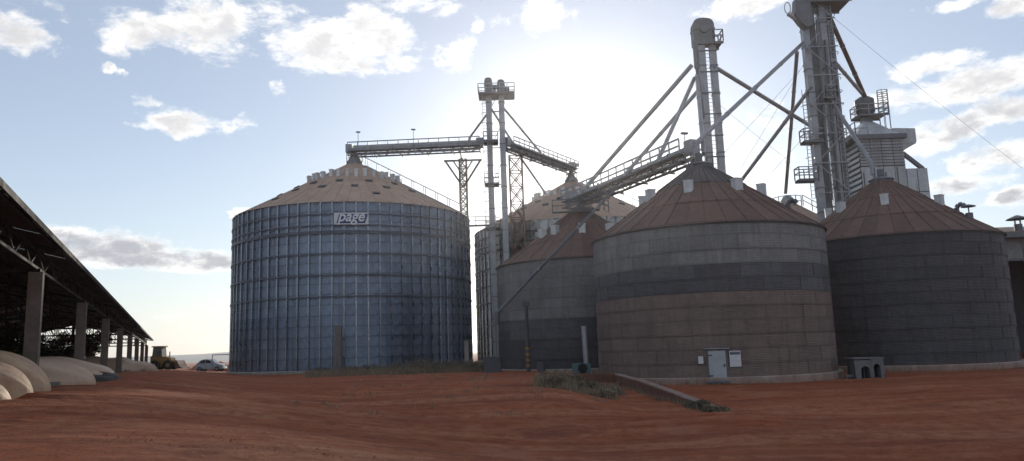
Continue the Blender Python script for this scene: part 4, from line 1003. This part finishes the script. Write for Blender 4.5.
# tarpaulin covered heaps poking out of the shed
def heap(tip, width, length, height, label, m, dark=False, seed=0):
    """long sausage-like covered pile, its rounded end at tip, running back into the shed"""
    ax = Vector((-SHP[0], -SHP[1], 0)); sd = Vector((SHD[0], SHD[1], 0)); tip = Vector(tip)
    rr = random.Random(seed); nL, nA = 44, 48; vs = []; z0 = tip.z
    ph = [rr.uniform(0, 6) for _ in range(6)]
    for i in range(nL+1):
        q = i/nL; s_ = q**1.7*length
        qq = min(1, s_/(width*1.1)); prof = (max(0, 1-(1-qq)**2.6))**.46
        back = max(0, (q-.75)/.25); prof *= math.sqrt(max(.0, 1-back**2)) if back > 0 else 1
        for j in range(nA+1):
            a = math.pi*j/nA; wob = 1+.011*math.sin(13*a+ph[5]+.8*math.sin(s_*1.7))+.010*abs(math.sin(9*a+s_*2.2+ph[4]))+.05*math.sin(3*a+ph[0]+s_*1.3)+.035*math.sin(7*a+ph[1]-s_*2.1)+.03*math.sin(s_*3.3+ph[2])
            y_ = -math.cos(a); zz = math.sin(a)**.72
            sag = .06*math.sin(s_*2.6+ph[3])*zz
            p = tip+ax*s_+sd*(y_*width*.5*prof*wob*(1+.05*math.sin(s_*2+ph[4])))
            vs.append((p.x, p.y, z0-.08+(height*zz*prof*wob+sag*prof)))
    fs = [(i*(nA+1)+j, i*(nA+1)+j+1, (i+1)*(nA+1)+j+1, (i+1)*(nA+1)+j) for i in range(nL) for j in range(nA)]
    b = MB(); b.add(vs, fs)
    root = thing('tarp_covered_heap', tip, label, 'covered heap', 'tarpaulin covered heaps along the shed')
    b.build('tarpaulin', m, root, True)
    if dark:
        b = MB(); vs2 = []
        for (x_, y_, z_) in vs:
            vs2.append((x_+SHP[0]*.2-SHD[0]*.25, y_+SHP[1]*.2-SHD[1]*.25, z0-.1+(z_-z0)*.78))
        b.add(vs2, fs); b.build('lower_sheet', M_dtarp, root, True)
    # edge weights
    for k in range(3):
        s_ = 1+k*1.1; p = tip+ax*s_-sd*(width*.52); b = MB(); b.cbox((p.x, p.y, gzf(p.x, p.y)+.06), .3, .4, .16, SHA+.3*k); b.build('edge_weight', M_conc, root)
    return root
def tipat(u, v): 
    z = 1.0
    for _ in range(12): p = onz(u, v, z); z = gzf(p.x, p.y)
    return Vector((p.x, p.y, z))
for (u, v, wd, L, h, lb, m, dk, ins) in (
    (11, 402, 2.5, 7, .85, 'nearest pale covered heap cut by the left edge', M_tarp, False, 0),
    (33, 397, 2.6, 8, 1.08, 'second pale heap from the left edge, orange-stained at its tip', M_tarp, False, .2),
    (51, 391, 3.0, 9, 1.32, 'tallest pale covered heap in front of the nearest shed column', M_tarp, False, .5),
    (96, 383.5, 4.4, 9, 1.25, 'broad pale heap with stained flank between the first two shed columns', M_tarp2, False, 1.0),
    (117, 379, 4.6, 9, 1.1, 'heap with black lower sheet under a pale cover past the second column', M_tarp2, True, 1.5),
    (158, 377, 5.0, 8, 1.3, 'farthest pale covered heap at the end of the shed', M_tarp2, False, 2)):
    tp = tipat(u, v) if u < 150 else Vector((at(158, 377, 62).x, 62, gzf(at(158, 377, 62).x, 62)))
    heap(tp, wd, L, h, lb, m, dk, int(u))

# ------------------------------------------------------------------ vegetation
def leaf_cloud(b, c, rx, ry, rz, n, size, rr, flat=.6, clump=7):
    cl = [(rr.uniform(-1, 1), rr.uniform(-1, 1), rr.uniform(-.8, 1)) for _ in range(clump)]
    k = 0
    while k < n:
        q = rr.choice(cl); p = [q[i]*.62+rr.gauss(0, .24) for i in range(3)]
        if p[0]**2+p[1]**2+p[2]**2 > 1.1: continue
        P = Vector((c[0]+p[0]*rx, c[1]+p[1]*ry, c[2]+p[2]*rz)); s = size*rr.uniform(.6, 1.4)
        n1 = Vector((rr.gauss(0, 1), rr.gauss(0, 1), rr.gauss(0, 1))).normalized(); t = n1.orthogonal().normalized(); u = n1.cross(t)
        b.add([P-t*s, P+u*s*.45, P+t*s, P-u*s*.45], [(0, 1, 2, 3)]); k += 1
def tree(x, y, h, rx, label, seed, z0=None, mt=None):
    rr = random.Random(seed); z0 = gzf(x, y) if z0 is None else z0
    root = thing('tree', (x, y, z0), label, 'tree', 'dark trees beyond the storage shed')
    b = MB(); b.tube((x, y, z0-.2), (x+.15, y, z0+h*.45), h*.030, 8, h*.020)
    for k in range(6):
        a = rr.uniform(0, 6.28); b.tube((x+.1, y, z0+h*(.22+.05*k)), (x+rx*.6*math.cos(a), y+rx*.6*math.sin(a), z0+h*(.5+.07*k)), h*.012, 6, h*.005)
    b.build('trunk', M_bark, root)
    b = MB()
    for k in range(7):
        a = rr.uniform(0, 6.28); q = rr.uniform(.1, .75)*rx
        leaf_cloud(b, (x+q*math.cos(a), y+q*math.sin(a), z0+h*rr.uniform(.32, .86)), rx*.55, rx*.5, h*.20, 420, h*.030, rr)
    b.build('crown', mt or M_leaf_d, root)
for i, (u, Yt, h, rx, lb) in enumerate(((-6, 82, 5.0, 3.6, 'dark tree behind the shed at the left edge'), (14, 84, 4.6, 3.4, 'dark tree seen through the first shed bay'),
    (24, 90, 4.4, 3.4, 'dark tree just left of the nearest shed column'), (49, 96, 4.5, 3.8, 'dark dense tree right of the nearest shed column'), (60, 92, 4.4, 3.4, 'dark low tree in the middle of the second shed bay'),
    (71, 94, 4.5, 3.2, 'dark tree left of the second shed column'), (91, 92, 4.6, 1.9, 'lone dark tree right of the second shed column'))):
    p = at(u, 355, Yt); tree(p.x, Yt, h+.6, rx*1.0, lb, 40+i, z0=.4)
def shrub(x, y, h, rx, label, seed, m, group):
    rr = random.Random(seed); z0 = gzf(x, y); root = thing('shrub', (x, y, z0), label, 'shrub', group)
    b = MB()
    for k in range(9):
        a = rr.uniform(0, 6.28); b.tube((x+.1*math.cos(a), y+.1*math.sin(a), z0-.05), (x+rx*.7*math.cos(a), y+rx*.6*math.sin(a), z0+h*rr.uniform(.5, 1.0)), .015, 4, .006)
    b.build('stems', M_bark, root)
    b = MB()
    for _ in range(170):      # upright blades and seed stalks
        a = rr.uniform(0, 6.28); q = rx*math.sqrt(rr.random()); X_, Y_ = x+q*math.cos(a), y+q*.75*math.sin(a); hh2 = h*rr.uniform(.5, 1.35)*(1-.45*q/rx)
        w_ = .014; lx_, ly_ = rr.gauss(0, .22)*hh2, rr.gauss(0, .22)*hh2; zg_ = gzf(X_, Y_)-.03
        b.add([(X_-w_, Y_, zg_), (X_+w_, Y_, zg_), (X_+lx_*.6+w_*.7, Y_+ly_*.6, zg_+hh2*.65), (X_+lx_, Y_+ly_, zg_+hh2)], [(0, 1, 2, 3)])
    b.build('grass_blades', M_straw, root)
    b = MB(); leaf_cloud(b, (x, y, z0+h*.42), rx, rx*.7, h*.55, 620, .055, rr, clump=12); b.build('foliage', m, root)
sh_spots = [(322, 371, 74, .7, 1.1, 0), (352, 371, 73, .75, 1.2, 1), (372, 372, 72, .9, 1.3, 0), (392, 373, 70, 1.0, 1.4, 0), (408, 375, 68, 1.1, 1.5, 0), (424, 373, 70, 1.25, 1.3, 1), (440, 374, 69, 1.1, 1.5, 0), (455, 375, 68, 1.0, 1.3, 0), (470, 374, 67, .95, 1.2, 0), (432, 378, 62, .7, 1.4, 0), (402, 379, 60, .55, 1.2, 1), (478, 378, 62, .7, 1.1, 0),
            (556, 384, 39, .75, 1.1, 1), (570, 380, 42, .8, 1.0, 0), (585, 388, 36, .55, .9, 0), (600, 392, 33, .45, .8, 1), (548, 391, 34, .5, .9, 0), (612, 386, 37, .4, .7, 1), (700, 404, 28.5, .3, .6, 0), (715, 411, 26, .25, .5, 0)]
desc = ['low', 'sprawling', 'dense', 'ragged', 'twiggy', 'rounded', 'dusty', 'patchy', 'squat', 'scraggly', 'straw-tipped', 'weedy']
for i, (u, v, Ys, h, rx, dry) in enumerate(sh_spots):
    p = at(u, v, Ys); x, y = p.x, Ys
    if i < 12: lb = '%s %s shrub at foot of sign bin, %s from left' % (desc[i], 'dry' if dry else 'green', ['first', 'second', 'third', 'fourth', 'sixth', 'seventh', 'ninth', 'tenth', 'eleventh', 'eighth', 'fifth', 'twelfth'][i]); gr = 'shrubs along the large bin'
    elif i < 18: lb = '%s %s shrub left of the retaining wall, %s from left' % (desc[i-12], 'dry' if dry else 'green', ['second', 'third', 'fourth', 'fifth', 'first', 'sixth'][i-12]); gr = 'shrubs on the bank by the retaining wall'
    else: lb = ['small weed tuft against the lower part of the retaining wall', 'smallest weed tuft at the foot of the retaining wall end'][i-18]; gr = 'shrubs on the bank by the retaining wall'
    shrub(x, y, h, rx, lb, 90+i, M_straw if dry else M_leaf, gr)
# dry grass: uncountable
b = MB(); rr = random.Random(3)
def blades(n, xf, hh):
    for _ in range(n):
        x, y = xf(); z = gzf(x, y); h = hh*rr.uniform(.4, 1.3); a = rr.uniform(0, 6.28); w_ = .012+.006*rr.random(); lx_, ly_ = rr.gauss(0, .35)*h, rr.gauss(0, .35)*h
        dx, dy = math.cos(a)*w_, math.sin(a)*w_
        b.add([(x-dx, y-dy, z-.02), (x+dx, y+dy, z-.02), (x+lx_*.5+dx*.6, y+ly_*.5+dy*.6, z+h*.6), (x+lx_, y+ly_, z+h)], [(0, 1, 2, 3)])
def band(u0, u1, Ya, Yb):
    def f():
        Yq = rr.uniform(Ya, Yb); return at(rr.uniform(u0, u1), 372, Yq).x, Yq
    return f
blades(5200, band(305, 482, 60, 75), .45); blades(2600, band(535, 618, 33, 44), .3); blades(700, band(640, 730, 25.5, 40), .16) if False else None
blades(500, lambda: ((lambda q: (6.0+(46-q)*(1/19)-rr.uniform(.2, .6), q))(rr.uniform(25, 44))), .22)
for _ in range(70):
    cx_, cy_ = rr.uniform(-8, 5), rr.uniform(22, 50); blades(14, lambda: (cx_+rr.gauss(0, .18), cy_+rr.gauss(0, .18)), .14)
for (c_, R__) in ((CC, 8.15), (CD_, 8.15)):
    for _ in range(34):
        a_ = -math.atan2(c_[0], c_[1])+rr.uniform(-1.2, 1.2); q_ = polar(c_, R__+abs(rr.gauss(0, .25)), a_, 0)
        blades(rr.randint(6, 16), lambda: (q_.x+rr.gauss(0, .16), q_.y+rr.gauss(0, .12)), rr.uniform(.12, .34))
o = b.build('dry_grass', M_straw); tag(o, 'dry straw grass and weeds along the foot of the bins', 'grass', kind='stuff')
# loose clods and gravel
bm_ = MB()
for _ in range(5200):
    y = 9+rr.random()**1.7*40; x = rr.uniform(-.62, .66)*y; s = rr.uniform(.006, .018)*(1 if rr.random() < .96 else 2.0); z = gzf(x, y)
    if abs(x-(6.0+(46-y)/19)) < .5 and y > 26: continue
    vs = [(x+rr.uniform(.7, 1.2)*s*math.cos(t), y+rr.uniform(.7, 1.2)*s*math.sin(t), z-.005) for t in (0, 1.57, 3.14, 4.71)]+[(x+rr.gauss(0, .2)*s, y+rr.gauss(0, .2)*s, z+s*rr.uniform(.5, .9))]
    bm_.add(vs, [(0, 1, 4), (1, 2, 4), (2, 3, 4), (3, 0, 4)])
M_clod = mat('earth_clod', (0.319, 0.121, 0.065), .95, 0, .3, 3, world=True)
o = bm_.build('gravel', M_clod); tag(o, 'loose red clods and gravel scattered over the yard', 'gravel', kind='stuff')

# ------------------------------------------------------------------ far left: loader, car, pipe frame, earth heap
YL = 84.0
def lw(u, v): return at(u, v, YL)
l0 = lw(166, 374); zg = gzf(l0.x, YL)
LD = thing('wheel_loader', (l0.x, YL, zg), 'yellow wheel loader with cab parked past the end of the shed', 'loader')
b = MB(); b.prism([(l0.x-1.5, zg+.6), (l0.x+.7, zg+.6), (l0.x+.7, zg+1.25), (l0.x+.1, zg+1.4), (l0.x-1.5, zg+1.5)], 'y', YL-.6, YL+.6); b.build('body', M_yellow, LD)
b = MB(); b.prism([(l0.x-1.35, zg+1.45), (l0.x-.25, zg+1.42), (l0.x-.35, zg+2.45), (l0.x-1.25, zg+2.45)], 'y', YL-.55, YL+.55); cab = b.build('cab', M_frame, LD)
b = MB(); b.box(l0.x-1.4, l0.x-.2, YL-.62, YL+.62, zg+2.45, zg+2.58); b.build('cab_roof', M_yellow, cab)
b = MB(); b.prism([(l0.x-1.2, zg+1.6), (l0.x-.38, zg+1.6), (l0.x-.45, zg+2.35), (l0.x-1.15, zg+2.35)], 'y', YL-.575, YL-.556); b.build('pane', M_glass, cab)
for dx in (-.95, .55):
    for dy in (-.75, .75):
        b = MB(); b.tube((l0.x+dx, YL+dy-.18, zg+.5), (l0.x+dx, YL+dy+.18, zg+.5), .52, 18); wl = b.build('wheel', M_black, LD, True)
        b = MB(); b.tube((l0.x+dx, YL+dy-.2, zg+.5), (l0.x+dx, YL+dy+.2, zg+.5), .22, 12); b.build('rim', M_yellow, wl)
b = MB(); b.beam((l0.x+.3, YL-.4, zg+1.2), (l0.x+1.5, YL-.4, zg+.5), .15, .2); b.beam((l0.x+.3, YL+.4, zg+1.2), (l0.x+1.5, YL+.4, zg+.5), .15, .2); b.build('lift_arm', M_yellow, LD)
b = MB(); b.prism([(l0.x+1.4, zg+.1), (l0.x+2.3, zg+.08), (l0.x+1.9, zg+.3), (l0.x+1.55, zg+.95), (l0.x+1.4, zg+.9)], 'y', YL-.95, YL+.95); b.build('bucket', M_rust, LD)
b = MB(); b.tube((l0.x+.25, YL+.2, zg+1.3), (l0.x+.25, YL+.2, zg+1.95), .06, 8); b.build('exhaust', M_frame, LD)
# parked car seen from its side
YC = 92.0; c0 = at(210, 373, YC); zc_ = gzf(c0.x, YC)
CR = thing('parked_car', (c0.x, YC, zc_), 'small pale blue-grey hatchback parked left of the large sign bin', 'car')
pr = [(-1.45, .32), (-1.5, .75), (-1.3, 1.05), (-.85, 1.42), (-.2, 1.5), (.25, 1.42), (.75, .98), (1.5, .82), (1.75, .62), (1.78, .32)]
b = MB(); ny_ = 5; vs = []
for j in range(ny_):
    yy = (-.8, -.72, 0, .72, .8)[j]; k = (.93, 1, 1.02, 1, .93)[j]
    vs += [(c0.x+x_*(.985 if j in (0, 4) else 1), YC+yy*(1 if z_ < 1 else .86), zc_+.32+(z_-.32)*k) for x_, z_ in pr]
n = len(pr); fs = [(j*n+i, j*n+(i+1) % n, (j+1)*n+(i+1) % n, (j+1)*n+i) for j in range(ny_-1) for i in range(n)]+[tuple(range(n)), tuple((ny_-1)*n+i for i in range(n-1, -1, -1))]
b.add(vs, fs); b.build('body', M_car, CR, True)
for pg in ([(-1.05, 1.03), (-.8, 1.33), (-.32, 1.40), (-.32, 1.03)], [(-.24, 1.03), (-.24, 1.40), (.15, 1.34), (.55, 1.0)]):
    b = MB(); b.prism([(c0.x+a, zc_+z) for a, z in pg], 'y', YC-.74, YC-.70); b.build('side_window', M_glass, CR)
b = MB(); b.hexa([(c0.x+.30, YC-.58, zc_+1.42), (c0.x+.80, YC-.62, zc_+1.0), (c0.x+.80, YC+.62, zc_+1.0), (c0.x+.30, YC+.58, zc_+1.42), (c0.x+.33, YC-.58, zc_+1.44), (c0.x+.83, YC-.62, zc_+1.02), (c0.x+.83, YC+.62, zc_+1.02), (c0.x+.33, YC+.58, zc_+1.44)]); b.build('windscreen', M_glass, CR)
for dx in (-.95, 1.1):
    for dy in (-.7, .7):
        b = MB(); b.tube((c0.x+dx, YC+dy-.1, zc_+.3), (c0.x+dx, YC+dy+.1, zc_+.3), .3, 16); wl = b.build('wheel', M_black, CR, True)
        b = MB(); b.tube((c0.x+dx, YC+dy-.115, zc_+.3), (c0.x+dx, YC+dy+.115, zc_+.3), .17, 12); b.build('rim', M_steel, wl)
for sy in (-.55, .55):
    b = MB(); b.cbox((c0.x+1.72, YC+sy, zc_+.68), .12, .3, .14); b.build('headlight', M_white, CR)
# pipe frame beside the bin
pf0 = at(212, 372, 90); zt = at(212, 355, 90).z; pe = at(233, 355, 88.5)
b = MB(); zf = gzf(pf0.x, 90); b.tube((pf0.x, 90, zf-.2), (pf0.x, 90, zt), .05, 8); b.tube((pf0.x, 90, zt), (pe.x+.5, 88.5, zt), .05, 8)
b.solo('pipe_frame', M_steel, Vector((pf0.x, 90, zf)), 'thin bent pipe standing between the car and the large bin', 'pipe')
# low earth bank behind the yard edge
def bank(x0, x1, Y0, h, seed, label):
    rr = random.Random(seed); n = 40; b = MB(); vs = []
    for j in range(7):
        for i in range(n+1):
            x = x0+(x1-x0)*i/n; q = j/6; e = math.sin(math.pi*i/n)**.5
            y = Y0+6*(q-.5); z = gzf(x, Y0)-.15+h*e*math.sin(math.pi*q)*(1+.25*math.sin(i*.9+seed)+.15*math.sin(i*2.3))
            vs.append((x, y, z+rr.gauss(0, .03)))
    b.add(vs, [(j*(n+1)+i, j*(n+1)+i+1, (j+1)*(n+1)+i+1, (j+1)*(n+1)+i) for j in range(6) for i in range(n)])
    o = b.build('earth_bank', M_ground, None, True); tag(o, kind='structure')
bank(at(165, 372, 97).x, at(232, 372, 97).x, 104, 1.1, 2, '')

# ------------------------------------------------------------------ dusty air over the yard
HZ = bpy.data.materials.new('dusty_air'); HZ.use_nodes = True; t = HZ.node_tree; t.nodes.clear()
pv = N(t, 'ShaderNodeVolumePrincipled'); pv.inputs['Color'].default_value = (.92, .94, 1, 1); pv.inputs['Density'].default_value = 0.00026; pv.inputs['Anisotropy'].default_value = 0.80
om = N(t, 'ShaderNodeOutputMaterial'); lk(t, pv.outputs[0], om.inputs['Volume'])
b = MB(); b.box(-2900, 2900, -300, 3200, -40, 70); o = b.build('haze', HZ); tag(o, kind='stuff')
